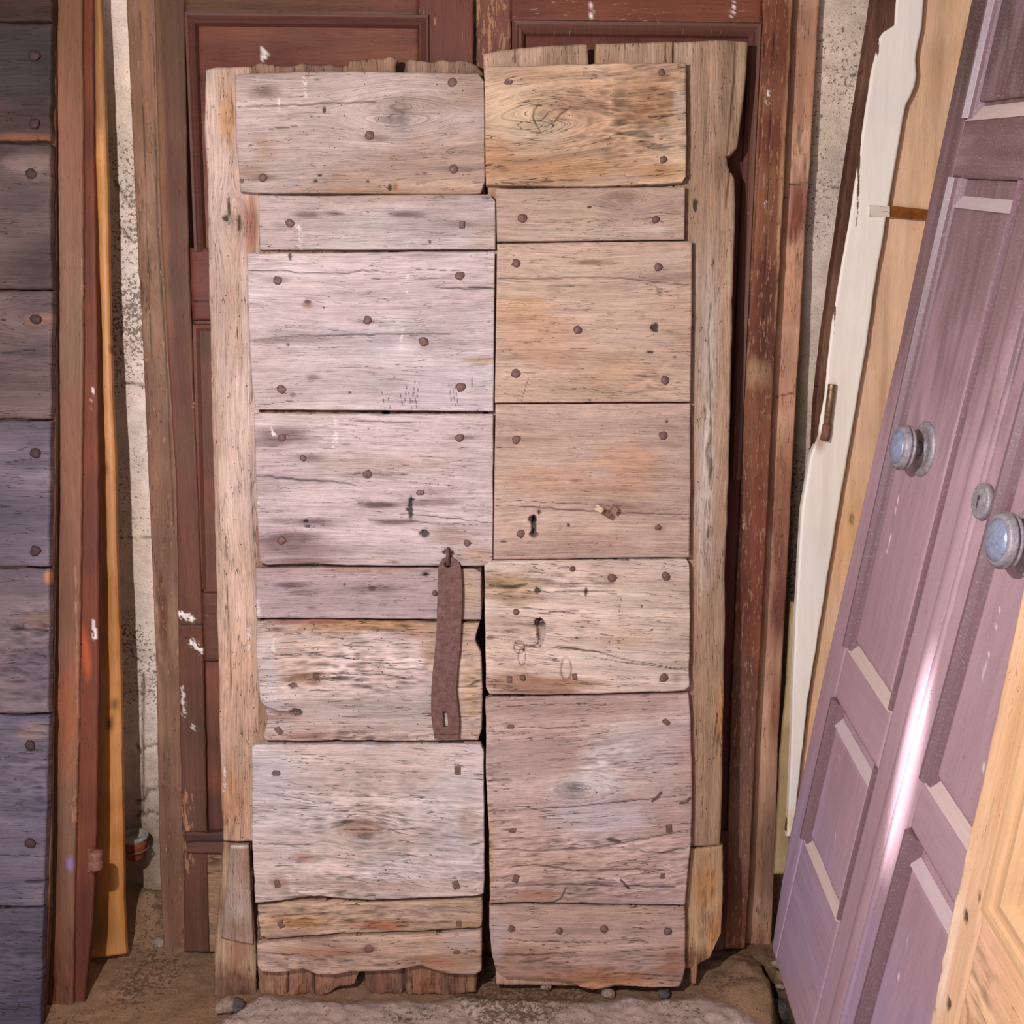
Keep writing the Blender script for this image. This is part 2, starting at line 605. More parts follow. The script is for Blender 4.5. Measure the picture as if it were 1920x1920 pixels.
def grid_mesh(name, X, Y, Z, zb, c, G, Cc, W, K, WR, sd, back=True):
    nv, nu = X.shape
    idx = np.arange(nv * nu).reshape(nv, nu)
    V = np.c_[X.ravel(), Y.ravel(), Z.ravel()]
    # top row has the larger y, so this winding faces +z
    q = np.c_[idx[:-1, :-1].ravel(), idx[1:, :-1].ravel(), idx[1:, 1:].ravel(), idx[:-1, 1:].ravel()]
    ring = np.r_[idx[0, :-1], idx[:-1, -1], idx[-1, :0:-1], idx[:0:-1, 0]]
    nr = len(ring)
    n0 = len(V)
    V = np.r_[V, np.c_[V[ring, 0], V[ring, 1], np.full(nr, zb)]]
    a = np.arange(nr)
    b = (a + 1) % nr
    sq = np.c_[ring[a], ring[b], n0 + b, n0 + a]
    me = bpy.data.meshes.new(name)
    quads = np.r_[q, sq]
    nq = len(quads)
    loops = quads.ravel()
    if back:
        loops = np.r_[loops, n0 + a]
    me.vertices.add(len(V))
    me.vertices.foreach_set('co', V.astype(np.float32).ravel())
    me.loops.add(len(loops))
    me.loops.foreach_set('vertex_index', loops.astype(np.int32))
    npoly = nq + (1 if back else 0)
    me.polygons.add(npoly)
    me.polygons.foreach_set('loop_start', (np.arange(npoly) * 4).astype(np.int32))
    sm = np.zeros(npoly, bool)
    sm[:len(q)] = True
    me.polygons.foreach_set('use_smooth', sm)
    me.update(calc_edges=True)

    def at(nm, typ, arr, key, k):
        A = me.attributes.new(nm, typ, 'POINT')
        arr = arr.reshape(nv * nu, -1)
        arr = np.r_[arr, arr[ring]]
        A.data.foreach_set(key, arr.astype(np.float32).ravel())
    ones = np.ones(X.shape + (1,))
    at('Col', 'FLOAT_COLOR', np.concatenate([np.clip(c, 0, 1), ones], -1), 'color', 4)
    at('grain', 'FLOAT_VECTOR', np.stack([G, Cc, np.full(X.shape, sd * .37)], -1), 'vector', 3)
    at('worm', 'FLOAT', W, 'value', 1)
    at('chk', 'FLOAT', K, 'value', 1)
    at('wear', 'FLOAT', WR, 'value', 1)
    return me


def plain(me, c, wear=0.0, grain='h', chk=0.0):
    """give a simply built mesh the attributes that the board materials read"""
    n = len(me.vertices)
    co = np.zeros(n * 3, np.float32)
    me.vertices.foreach_get('co', co)
    co = co.reshape(-1, 3)
    A = me.attributes.new('Col', 'FLOAT_COLOR', 'POINT')
    A.data.foreach_set('color', np.tile(np.r_[lin(c), 1].astype(np.float32), n))
    A = me.attributes.new('grain', 'FLOAT_VECTOR', 'POINT')
    g = co if grain == 'h' else co[:, [1, 0, 2]]
    A.data.foreach_set('vector', g.astype(np.float32).ravel())
    for nm, val in (('worm', 0.0), ('chk', chk), ('wear', wear)):
        A = me.attributes.new(nm, 'FLOAT', 'POINT')
        A.data.foreach_set('value', np.full(n, val, np.float32))
    return me


def strip(name, parent, pts, prof, mat, c, wear=0.0, label=None):
    """a moulding run: profile (offset to the left of the run, height) swept along local points, mitred at the corners"""
    P = np.array(pts, float)
    n = len(P)
    nrm = []
    for i in range(n):
        ds = []
        if i > 0:
            d = P[i] - P[i - 1]
            ds.append(d / np.linalg.norm(d))
        if i < n - 1:
            d = P[i + 1] - P[i]
            ds.append(d / np.linalg.norm(d))
        ns = [np.array([-d[1], d[0]]) for d in ds]
        m = sum(ns)
        m = m / (m @ ns[0])
        nrm.append(m)
    k = len(prof)
    V = [(*(P[i] + nrm[i] * o), z) for i in range(n) for o, z in prof]
    Fc = []
    for i in range(n - 1):
        for j in range(k - 1):
            a = i * k + j
            Fc.append((a, a + k, a + k + 1, a + 1))
    Fc.append(tuple(range(k)))
    Fc.append(tuple((n - 1) * k + j for j in range(k))[::-1])
    me = plain(raw(name, V, Fc), c, wear, 'v' if abs(P[-1][1] - P[0][1]) > abs(P[-1][0] - P[0][0]) else 'h')
    return link(name, me, mat, parent, label)

# ================================================================ the setting
WALL_Y = 2.31


def heightfield(name, mat, X, Y, Z, c, kind, fr=None, K=None):
    z0 = np.zeros(X.shape)
    me = grid_mesh(name, X, Y, Z, float(Z.min()) - .02, c, X, Y, z0, z0 if K is None else K, z0, 5)
    o = link(name, me, mat, None, None, kind)
    if fr is not None:
        o.matrix_world = fr.matrix()
    return o


# plaster wall behind everything
wf = leaning(0, WALL_Y, 0.0)
xs = np.r_[np.linspace(-2.3, -1.25, 12), np.arange(-1.24, -.62, .004), np.linspace(-.6, .55, 40), np.arange(.56, 1.02, .005), np.linspace(1.04, 1.5, 12)]
ys = np.arange(2.75, -.06, -.006)
X, Y = np.meshgrid(xs, ys)
big = fbm(X * 3, Y * 3, 3, 4)
Z = (big - .5) * .018 + (fbm(X * 22, Y * 22, 4, 4) - .5) * .006
K = np.clip((fbm(X * 5, Y * 4, 8, 3) - .42) * 4, 0, 1.4)
c = lin((222, 198, 178)) * (1 + .5 * (fbm(X * 6, Y * 5, 6, 4) - .5))[..., None]
m = np.clip((fbm(X * 3 + 4, Y * 2.5, 7, 3) - .5) * 4 + .3, 0, 1)[..., None]
c = c * (1 - m) + lin((232, 210, 198)) * m
m = np.exp(-((X - .72) / .2) ** 2)[..., None] * np.clip((1.5 - Y) / .8, 0, 1)[..., None] * .7
c = c * (1 - m) + lin((140, 116, 80)) * m                      # greenish lower wall at the right
m = np.clip((.42 - Y) / .22, 0, 1)[..., None] * .75
c = c * (1 - m) + lin((138, 112, 90)) * m
for pl in ([(258, 1395), (263, 1415), (272, 1400), (300, 1392)], [(258, 1530), (263, 1524), (275, 1529), (280, 1520), (300, 1527)],
           [(258, 1502), (270, 1500), (276, 1484), (300, 1478)], [(222, 420), (240, 445), (250, 452)], [(215, 340), (240, 380), (255, 378)],
           [(236, 718), (268, 720)], [(268, 1265), (268, 1530)], [(1590, 352), (1560, 350)], [(240, 1008), (285, 1010)]):
    d, par = seg_dist(X, Y + (fbm(X * 50, Y * 50, 12, 2) - .5) * .01, wf.pts(pl))
    m = np.clip(1.3 - d / .0034, 0, 1)
    Z = Z - m * .006
    c = c * (1 - .7 * m[..., None])
heightfield('wall_back', M_WALL, X, Y, Z, c, 'structure', wf, K)

# plain side wall at the right, behind the leaning doors
xs = np.linspace(-2.4, 2.4, 60)
ys = np.linspace(2.75, -.06, 60)
X, Y = np.meshgrid(xs, ys)
rf = Frame((1.36, .1, 0), (0, -1, 0), (0, 0, 1))
heightfield('wall_right', M_WALL, X, Y, (fbm(X * 3, Y * 3, 31, 4) - .5) * .02, lin((176, 152, 128)) * np.ones(X.shape + (1,)), 'structure', rf)

# beaten floor: dust at the back, a rough grey slab edge in front
xs = np.r_[np.linspace(-3.2, -1.22, 14), np.arange(-1.2, .98, .0055), np.linspace(1.0, 1.36, 10)]
ys = np.r_[np.arange(WALL_Y, 1.66, -.0055), np.linspace(1.64, -2.4, 30)]
X, Y = np.meshgrid(xs, ys)
Z = (fbm(X * 6, Y * 6, 41, 4) - .5) * .022 + (fbm(X * 40, Y * 40, 42, 4) - .5) * .007
c = lin((140, 108, 84)) * (1 + .35 * (fbm(X * 7, Y * 7, 43, 4) - .5))[..., None]
edge = fbm(X * 9, X * 0, 44, 3) * .05 - .025
slab = np.clip((1.975 + edge - np.clip(-.56 - X, 0, 1) * 1.1 - np.clip(X - .42, 0, 1) * .7 - Y) / .03, 0, 1)
Z = Z + slab * .012 + slab * (fbm(X * 70, Y * 70, 45, 4) - .5) * .012
g = lin((176, 152, 142)) * (1 + .5 * (fbm(X * 16, Y * 16, 46, 4) - .5))[..., None]
c = c * (1 - slab[..., None]) + g * slab[..., None]
# black crack and hollow beside the foot of the purple door
pts = [floor_at(x, y)[:2] for x, y in ((1416, 1812), (1432, 1832), (1444, 1856), (1462, 1872), (1476, 1905), (1486, 1960))]
d, par = seg_dist(X, Y, pts)
wv = .006 + .026 * np.clip(par * 1.3 - .25, 0, 1)
m = np.clip(1.3 - d / wv, 0, 1)
Z = Z - m * .07
c = c * (1 - m[..., None]) + lin((38, 36, 42)) * m[..., None]
m = np.exp(-((X - .56) ** 2 + (Y - 2.0) ** 2) / .11 ** 2)
Z = Z + m * .05 * (.7 + .6 * fbm(X * 25, Y * 25, 47, 3))
m = np.exp(-((X + .93) / .2) ** 2 - ((Y - 2.28) / .07) ** 2)       # crumbs heaped at the foot of the wall
Z = Z + m * .075 * (.6 + .8 * fbm(X * 20, Y * 20, 48, 3))
Kf = np.clip((fbm(X * 6, Y * 6, 49, 3) - .45) * 4, 0, 1.2)
fl = heightfield('floor', M_FLOOR, X, Y, Z, c, 'structure', None, Kf)

# ================================================================ old red double door behind, and its jambs
RF = leaning(-.28, 2.125, 3.0)
RD, RW = (112, 60, 46), (134, 86, 62)
leafL = thing('red_panelled_door_leaf', 'dark red flaking panelled door leaf, the left one, behind the grey plank door', 'door', leaning(-.28, 2.125, 3.0))
leafR = thing('red_panelled_door_leaf', 'dark red flaking panelled door leaf with worn golden edge, the right one behind the planks', 'door', leaning(.3, 2.125, 3.0))
RL, RR = leaning(-.28, 2.125, 3.0), leaning(.3, 2.125, 3.0)
kw = dict(mat=M_RED, res=(.004, .008))
paint = [('splash', [(x, y), (x + 1, y + 6)], 3) for x, y in ((345, 18), (363, 545), (365, 560))]
sp = [('splash', [(361, 510), (364, 550), (366, 610), (369, 650)], 3), ('splash', [(365, 758), (367, 764)], 3), ('splash', [(386, 762), (387, 785)], 3),
      ('splash', [(340, 1152), (358, 1158)], 8), ('splash', [(362, 1205), (372, 1215), (377, 1222)], 7), ('splash', [(352, 1210), (358, 1204)], 4),
      ('splash', [(342, 1288), (345, 1345)], 4), ('splash', [(360, 1360), (363, 1366)], 5)]
# hidden backing of the leaf, then stile, rails, mouldings, panels
board('stile', leafL, RL, [(287, -60), (345, -60)], [(345, 1786), (392, 1786)], left=[(293, 167), (300, 400), (313, 640), (330, 907), (333, 1107), (337, 1380), (343, 1613)],
      right=[(345, 20), (354, 485), (378, 1117), (385, 1400)], z=0, th=.035, grain='v', col=(98, 56, 40), col2=(92, 58, 42), var=.4, wear=.31,
      feats=sp + [('stain', 318, 60, 40, 160, (84, 56, 36), .8), ('stain', 300, 300, 14, 500, (140, 96, 66), .5), ('wear', 350, 1560, 50, 260, .5), ('wear', 292, 700, 10, 900, .47),
                  ('stain', 345, 1500, 50, 260, (92, 62, 48), .7), ('crack', [(338, 1172), (398, 1172)], .001, .002), ('crack', [(334, 1196), (400, 1200)], .001, .002)], **{**kw, 'res': .0035})
board('stile', leafL, RL, [(784, -60), (887, -60)], [(790, 1786), (880, 1786)], right=[(888, 0), (888, 130)], z=0, th=.035, grain='v', col=(102, 56, 44), var=.35, wear=.34,
      feats=[('wear', 800, 30, 60, 60, .42)], **kw)
board('top_rail', leafL, RL, [(345, -60), (785, -60)], [(345, 26), (785, 30)], z=0, th=.035, grain='h', col=(98, 54, 38), col2=(80, 50, 32), var=.35, wear=.3,
      feats=[('stain', 380, -10, 90, 60, (88, 58, 36), .7), ('wear', 780, 0, 50, 40, .45)], **{**kw, 'res': (.008, .004)})
board('lock_rail', leafL, RL, [(378, 1112), (788, 1112)], [(382, 1240), (788, 1240)], z=0, th=.03, col=(94, 54, 42), wear=.36, **{**kw, 'res': (.008, .005)})
board('middle_rail', leafL, RL, [(355, 464), (786, 464)], [(360, 600), (786, 600)], z=-.001, th=.03, col=(100, 50, 38), wear=.3,
      feats=[('crack', [(362, 565), (420, 565)], .002, .002)], **{**kw, 'res': (.008, .005)})
board('bottom_rail', leafL, RL, [(385, 1565), (790, 1565)], [(392, 1786), (790, 1786)], z=-.002, th=.03, col=(150, 118, 92), col2=(108, 72, 56), var=.5, wear=.45,
      feats=[('stain', 392, 1600, 40, 40, (82, 48, 38), .95), ('crack', [(350, 1572), (420, 1566)], .003, .004), ('crack', [(360, 1590), (420, 1586)], .002, .004),
             ('crack', [(375, 1640), (420, 1632)], .003, .004), ('crack', [(378, 1640), (380, 1780)], .002, .003)], **{**kw, 'res': (.004, .005)})
for a, b, cc in (((368, 40), (785, 520), (92, 44, 30)), ((360, 590), (788, 1120), (92, 56, 42)), ((380, 1230), (790, 1580), (86, 50, 40))):
    board('panel', leafL, RL, [a, (b[0], a[1])], [(a[0] + 8, b[1]), b], z=-.014, th=.012, grain='v' if a[1] > 500 else 'h', col=cc, col2=(112, 64, 46), var=.4, wear=.30,
          feats=[('splash', [(494, 98), (496, 106)], 7)] if a[1] < 100 else [], **{**kw, 'res': .006})
mprof = [(0, -.002), (.003, .005), (.008, .004), (.011, .0005), (.016, .0035), (.021, -.002), (.024, -.012), (.024, -.02)]
p = RL.pts([(372, 470), (345, 22), (806, 27), (808, 470)])
p[0] = [p[1][0] + .001, RL.px(360, 472)[1]]
strip('moulding', leafL, p[::-1], mprof, M_RED, (88, 50, 42), .26)
p = RL.pts([(370, 1106), (357, 606), (806, 606), (808, 1106)])
strip('moulding', leafL, p[::-1], [(0, -.012), (.004, -.004), (.010, -.006), (.016, -.013)], M_RED, (104, 60, 46), .25)
board('weathered_rail_end', leafL, RL, [(345, 1562), (430, 1560)], [(350, 1600), (430, 1602)], z=.008, th=.012, col=(92, 58, 46), col2=(126, 92, 74), var=.5, wear=.3, rough=.004,
      feats=[('crack', [(345, 1580), (430, 1578)], .003, .004)], **{**kw, 'res': .0035})

board('stile', leafR, RR, [(891, -60), (958, -60)], [(886, 1786), (960, 1786)], left=[(893, 0), (893, 130)], z=.002, th=.035, grain='v', col=(122, 76, 62), col2=(104, 60, 50), var=.4, wear=.47,
      feats=[('wear', 906, 70, 16, 120, .52)], **{**kw, 'res': .004})
right_edge = [(1487, 0), (1478, 180), (1470, 367), (1457, 600), (1453, 673), (1440, 940), (1427, 1207), (1417, 1380), (1407, 1613)]
board('stile', leafR, RR, [(1430, -60), (1489, -60)], [(1360, 1780), (1397, 1780)], left=[(1430, 45), (1408, 400), (1396, 640), (1390, 900), (1372, 1300), (1364, 1600)], right=right_edge,
      z=0, th=.022, grain='v', col=(110, 58, 40), col2=(130, 80, 54), var=.5, wear=.43, chk=.5,
      feats=[('stain', 1478, 250, 8, 330, (186, 136, 98), 1), ('stain', 1463, 460, 7, 260, (188, 140, 102), 1), ('stain', 1410, 330, 16, 240, (150, 100, 68), .7),
             ('stain', 1420, 700, 30, 36, (168, 132, 98), .8), ('splash', [(1440, 172), (1440, 196)], 3), ('splash', [(1436, 380), (1437, 386)], 3), ('splash', [(1395, 975), (1396, 990)], 3),
             ('stain', 1400, 1500, 40, 330, (116, 84, 70), .75), ('stain', 1420, 1000, 30, 300, (118, 56, 42), .7),
             ('crack', [(1452, 60), (1442, 300), (1432, 600)], .0012, .002), ('crack', [(1434, 80), (1424, 300), (1405, 600)], .0014, .003)], **{**kw, 'res': (.0025, .004)})
board('top_rail', leafR, RR, [(958, -60), (1430, -60)], [(958, 38), (1430, 44)], z=0, th=.035, grain='h', col=(106, 56, 40), var=.45, wear=.38,
      feats=[('splash', [(1108, 0), (1109, 36)], 3), ('splash', [(1377, 2), (1374, 28)], 4), ('splash', [(1060, 20), (1061, 28)], 2), ('wear', 930, 10, 60, 50, .5)], **{**kw, 'res': (.006, .004)})
board('panel', leafR, RR, [(975, 60), (1430, 60)], [(975, 1786), (1380, 1786)], z=-.016, th=.012, grain='v', col=(98, 50, 40), wear=.25, **{**kw, 'res': .01})
board('bottom_rail', leafR, RR, [(960, 1560), (1370, 1560)], [(960, 1786), (1362, 1786)], z=0, th=.03, col=(100, 62, 50), wear=.35, **{**kw, 'res': .01})
p = RR.pts([(1390, 900), (1430, 42), (960, 36), (960, 200)])
strip('moulding', leafR, p, [(0, -.001), (.004, .005), (.010, .003), (.014, -.001), (.020, .002), (.026, -.006), (.028, -.016)], M_RED, (100, 62, 50), .36)

# jamb posts on either side of the red leaves
jl = leaning(-.72, 2.15, 3.0)
tl = thing('door_jamb', 'worn brown jamb post between the pale plaster strip and the red door', 'jamb', jl)
board('post', tl, jl, [(236, -60), (300, -60)], [(306, 1786), (360, 1786)], left=[(237, 0), (247, 233), (257, 450), (267, 640), (280, 940), (287, 1107), (293, 1273), (296, 1447), (300, 1647)],
      z=0, th=.05, grain='v', col=(122, 86, 66), col2=(140, 104, 82), c2s=(14, 5), var=.5, wear=.40, chk=.6, mat=M_RED, res=(.0025, .004), amp=.001,
      feats=[('stain', 245, 60, 30, 320, (104, 72, 50), .7), ('stain', 272, 60, 8, 200, (142, 98, 68), .8), ('rot', 270, 500, 20, 160, .003), ('rot', 300, 1180, 20, 120, .003),
             ('stain', 275, 540, 20, 90, (104, 70, 48), .8), ('stain', 306, 1160, 10, 90, (96, 50, 36), .8), ('crack', [(287, 40), (294, 420), (310, 660), (326, 1000)], .0015, .003),
             ('crack', [(262, 20), (272, 330), (284, 700)], .0012, .002), ('stain', 320, 1650, 30, 170, (110, 78, 56), .8)])
jr = leaning(.6, 2.165, 3.0)
tr = thing('door_jamb', 'worn pinkish-brown jamb post with peeling red paint right of the red door', 'jamb', jr)
board('post', tr, jr, [(1480, -60), (1541, -60)], [(1395, 1776), (1446, 1776)], left=[(1480, 0), (1460, 400), (1450, 640), (1430, 907), (1415, 1273), (1402, 1513)],
      right=[(1537, 0), (1520, 300), (1510, 433), (1500, 633), (1493, 740), (1483, 940), (1475, 1107), (1460, 1380), (1456, 1547)],
      z=0, th=.05, grain='v', col=(184, 140, 114), col2=(168, 122, 96), var=.5, wear=.22, chk=.6, mat=M_RED, res=(.0025, .004), amp=.001,
      feats=[('stain', 1500, 395, 34, 70, (116, 58, 44), .9), ('stain', 1470, 1010, 30, 240, (136, 80, 58), .8), ('stain', 1460, 1130, 24, 130, (112, 56, 46), .8),
             ('stain', 1455, 1330, 20, 150, (128, 72, 48), .7), ('wear', 1460, 950, 30, 500, .48), ('crack', [(1455, 745), (1500, 734)], .002, .004), ('crack', [(1480, 346), (1525, 342)], .002, .003),
             ('rot', 1500, 290, 20, 60, .003), ('rot', 1490, 480, 20, 80, .003), ('stain', 1440, 1620, 30, 160, (112, 84, 64), .8),
             ('stain', 1478, 660, 24, 60, (168, 126, 98), .8)])

# ================================================================ things leaning at the left
# yellow varnished board
yf = leaning(-.93, 2.105, 3.3)
ty = thing('varnished_board', 'narrow yellow-varnished board leaning beside the pale plaster strip', 'board', yf)
board('board_face', ty, yf, [(176, -60), (187, -60)], [(165, 1800), (236, 1790)], left=[(176, 0), (178, 300), (184, 633), (186, 973), (186, 1273), (183, 1513), (177, 1713)], right=[(189, 0), (199, 300), (206, 633), (209, 740), (215, 873), (218, 1040), (225, 1273), (227, 1380), (229, 1547), (231, 1680)],
      z=0, th=.016, grain='v', col=(180, 120, 62), col2=(196, 134, 80), var=.3, mat=M_YELLOW, res=(.0025, .005), rnd=.004, chk=.1,
      feats=[('crack', [(208, 1325), (200, 1440)], .0015, .002), ('crack', [(218, 1400), (219, 1480)], .002, .002), ('stain', 215, 1320, 12, 14, (100, 60, 24), .8), ('stain', 198, 880, 8, 20, (110, 64, 30), .7),
             ('stain', 185, 80, 40, 260, (104, 68, 34), .75), ('stain', 200, 1740, 44, 70, (150, 104, 58), .7), ('stain', 212, 560, 4, 600, (200, 150, 90), .6),
             ('crack', [(205, 640), (213, 700), (216, 760)], .0012, .002)])

# pink-brown door stile with a darker rebate
bf = leaning(-.95, 1.95, 7.5)
tb = thing('red_brown_post', 'pinkish-brown painted post with darker rebate, left of the yellow board', 'post', bf)
board('post_face', tb, bf, [(102, -60), (153, -60)], [(86, 1922), (136, 1918)], left=[(103, 0), (107, 633), (108, 840), (103, 1140), (100, 1347), (97, 1713)],
      right=[(153, 0), (155, 300), (155, 633), (153, 873), (150, 1140), (147, 1273), (147, 1380), (140, 1613)],
      z=0, th=.014, grain='v', col=(118, 88, 70), col2=(124, 82, 62), c2s=(5, 2.5), var=.25, mat=M_RED, wear=.25, res=(.0025, .005), rnd=.004,
      feats=[('stain', 125, 60, 40, 160, (112, 76, 50), .8), ('stain', 130, 380, 30, 200, (140, 92, 74), .5), ('stain', 122, 1330, 40, 160, (152, 86, 56), .7),
             ('stain', 118, 1650, 44, 120, (112, 76, 58), .8), ('stain', 110, 1850, 50, 120, (98, 54, 36), .85), ('stain', 131, 1620, 9, 18, (140, 110, 160), .8),
             ('wear', 145, 1250, 6, 500, .62), ('wear', 153, 520, 4, 120, .62), ('wear', 140, 1520, 20, 120, .5), ('rot', 110, 1860, 50, 90, .004)])
board('rebate', tb, bf, [(140, -60), (175, -60)], [(120, 1915), (155, 1908)], right=[(174, 0), (176, 300), (182, 633), (184, 973), (184, 1273), (181, 1513), (174, 1713)],
      z=-.012, th=.016, grain='v', col=(110, 54, 34), col2=(98, 48, 32), var=.25, mat=M_RED, wear=.2, res=(.003, .006), rnd=.003,
      feats=[('stain', 160, 1230, 12, 60, (172, 80, 46), .9), ('splash', [(173, 730), (174, 765)], 2), ('splash', [(175, 1165), (178, 1200)], 3), ('stain', 150, 1800, 40, 160, (84, 40, 26), .9),
             ('wear', 176, 1180, 5, 60, .55)])
hg = lathe('hinge', [(0.0, -.020), (.014, -.020), (.016, -.017), (.016, -.002), (.0145, 0), (.016, .002), (.016, .017), (.014, .020), (0.0, .020)], 14)
hx, hy = bf.px(180, 1612, .005)
hg.transform(Matrix.Translation((hx, hy, .008)) @ Matrix.Rotation(-math.pi / 2, 4, 'X'))
link('hinge_knuckle', hg, M_RUST, tb, 'lumpy rusty hinge knuckle')
q = bf.pts([(160, 1595), (186, 1597), (186, 1636), (160, 1640)], 0)
link('hinge_leaf', prism('hinge_leaf', q[::-1], -.014, -.008, .002), M_RUST, tb)

# dark plank door, nearest at the left
df = leaning(-.95, 1.868, 8.7)
td = thing('dark_plank_door', 'dark grey-purple door of horizontal planks at the left edge, half out of frame', 'door', df)
board('edge_batten', td, df, [(60, -60), (103, -60)], [(40, 1990), (84, 1990)], right=[(103, 0), (104, 480), (104, 900), (101, 1100), (97, 1350), (96, 1560), (91, 1720), (83, 1900)],
      z=-.022, th=.008, grain='v', col=(104, 72, 50), col2=(88, 50, 34), var=.4, mat=M_DARK, res=(.0035, .006), rnd=.003)
jy = [-70, 40, 266, 543, 787, 1064, 1339, 1702, 1990]
jr_ = [100, 100, 97, 100, 98, 95, 95, 84, 78]
dcols = [((70, 48, 42), (58, 40, 32)), ((58, 46, 44), (78, 58, 54)), ((70, 56, 54), (98, 78, 74)), ((100, 80, 78), (84, 68, 66)), ((108, 94, 102), (94, 82, 92)),
         ((110, 94, 98), (92, 78, 86)), ((104, 92, 104), (90, 80, 96)), ((90, 80, 92), (76, 68, 84))]
dnails = [[], [(65, 105), (66, 232)], [(60, 326)], [(68, 600)], [(66, 850)], [(68, 1033)], [(58, 1398)], [(57, 1580)], [(50, 1918)]]
df_feats = {1: [('stain', 50, 260, 70, 12, (126, 78, 56), .9), ('stain', 20, 130, 90, 60, (66, 58, 54), .7)],
            2: [('stain', 40, 380, 60, 50, (72, 60, 60), .7), ('stain', 60, 310, 50, 30, (128, 104, 98), .6)],
            3: [('knot', 66, 600, 22, .002), ('stain', 72, 600, 26, 12, (140, 98, 80), .7), ('crack', [(0, 662), (70, 655)], .0016, .002)],
            4: [('rot', 90, 890, 20, 60, .004), ('crack', [(0, 870), (60, 860)], .0014, .002)],
            5: [('rot', 70, 1165, 60, 36, .006), ('crack', [(20, 1180), (90, 1182)], .003, .006), ('rot', 50, 1250, 90, 80, .004), ('stain', 70, 1160, 50, 20, (120, 92, 76), .6),
                ('stain', 92, 1082, 10, 14, (196, 130, 90), .8)],
            6: [('crack', [(-20, 1604), (95, 1606)], .0016, .002), ('crack', [(45, 1655), (90, 1653)], .004, .006), ('stain', 60, 1370, 40, 18, (150, 120, 108), .6), ('rot', 60, 1450, 70, 100, .0025)],
            7: [('rot', 50, 1790, 70, 90, .002), ('crack', [(66, 1838), (90, 1834)], .003, .006)]}
for i in range(8):
    y0, y1 = jy[i] + 2, jy[i + 1] - 2
    pk = board('plank', td, df, [(-160, y0), (jr_[i] - 3, y0)], [(-160, y1), (jr_[i + 1] - 4, y1)], z=(.002, -.002, .003, 0, -.001, .002, 0, .002)[i], th=.02, res=(.003, .0028),
               col=dcols[i][0], col2=dcols[i][1], var=.38, amp=.0011, rough=.003, rnd=.005, chk=.8, mat=M_DARK, feats=df_feats.get(i, []))
    for (nx, ny) in dnails[i]:
        me = lathe('nail', [(.011, -.004), (.011, .001), (.008, .0035), (.003, .0045)], 9, wob=.4, seed=int(nx * ny))
        x, y = df.px(nx, ny)
        me.transform(Matrix.Translation((x, y, .003)))
        link('nail', me, M_DNAIL, pk)

# terracotta pot fixed to the wall
P0 = CAM + ray(253, 1583) * ((WALL_Y - .055) / ray(253, 1583)[1])
pf = Frame((P0[0], P0[1], P0[2] - .03), (1, 0, 0), (0, 1, 0))
tp = thing('clay_pot', 'small terracotta pot with a grey rim fixed low on the plaster wall', 'pot', pf)
link('pot_body', lathe('pot_body', [(.020, -.006), (.024, 0), (.029, .03), (.0305, .046), (.026, .046), (.022, .01), (0.001, .008)], 24), M_CLAY, tp)
link('rim', lathe('rim', [(.0305, .044), (.033, .046), (.034, .052), (.032, .056), (.027, .056), (.025, .050), (.026, .046)], 24), M_LIME, tp, 'grey limescaled rim')
link('bracket', tube('bracket', [(0, .065, .02), (0, .03, .02), (-.022, .022, .02), (-.033, 0, .02), (-.022, -.023, .02), (0, -.032, .02), (.022, -.023, .02), (.033, 0, .02), (.022, .022, .02), (0, .03, .02)], .003, 6), M_RUST, tp)

# ================================================================ the grey plank door: two leaves
def lf(x):
    return leaning(x, 1.965, 5.0)


FL, FR = lf(-.28), lf(.18)
DL = thing('plank_door_leaf', 'left leaf of weathered grey plank door, with the rusty iron strap hanging on it', 'door', FL)
DR = thing('plank_door_leaf', 'right leaf of weathered brown plank door, with two keyholes and a broken wooden peg', 'door', FR)
ZB = -.026
RES = .0022
vk = dict(grain='v', z=ZB, th=.036, res=(.0025, .003), rnd=.004)

board('back_board', DL, FL, [(384, 129), (410, 125), (470, 123)], [(417, 1579), (488, 1579)],
      left=[(384, 150), (382, 241), (388, 362), (390, 513), (393, 634), (397, 811), (401, 962), (406, 1174), (408, 1262), (411, 1398), (415, 1533)], right=[(490, 400), (490, 1000)],
      col=(196, 158, 134), col2=(202, 172, 158), c2s=(6, 2), var=.34, worm=.2, chk=.7, amp=.0008, bow=.004, **{**vk, 'rnd': .008},
      feats=[('stain', 425, 220, 26, 70, (192, 140, 98), .8), ('stain', 415, 150, 16, 40, (188, 150, 122), .6), ('knot', 436, 412, 22, .003), ('hole', 423, 409, 6, 5, .006), ('hole', 430, 388, 3, 20, .004),
             ('stain', 466, 425, 22, 60, (150, 98, 74), .85), ('hole', 449, 418, 4, 16, .005), ('stain', 462, 700, 7, 420, (202, 178, 170), .6),
             ('crack', [(466, 480), (470, 620), (473, 760)], .0013, .003), ('crack', [(470, 900), (479, 1050)], .0012, .002), ('rot', 424, 1130, 16, 200, .003), ('rot', 440, 210, 20, 70, .002),
             ('crack', [(425, 1080), (432, 1200), (436, 1330)], .0014, .003), ('worm', 440, 900, 40, 600, .3), ('stain', 438, 1500, 40, 90, (182, 128, 96), .8), ('rot', 430, 1520, 20, 60, .002),
             ('splash', [(467, 1180), (467, 1215)], 3), ('splash', [(423, 1440), (420, 1490)], 2), ('stain', 405, 800, 6, 400, (178, 140, 110), .6)])
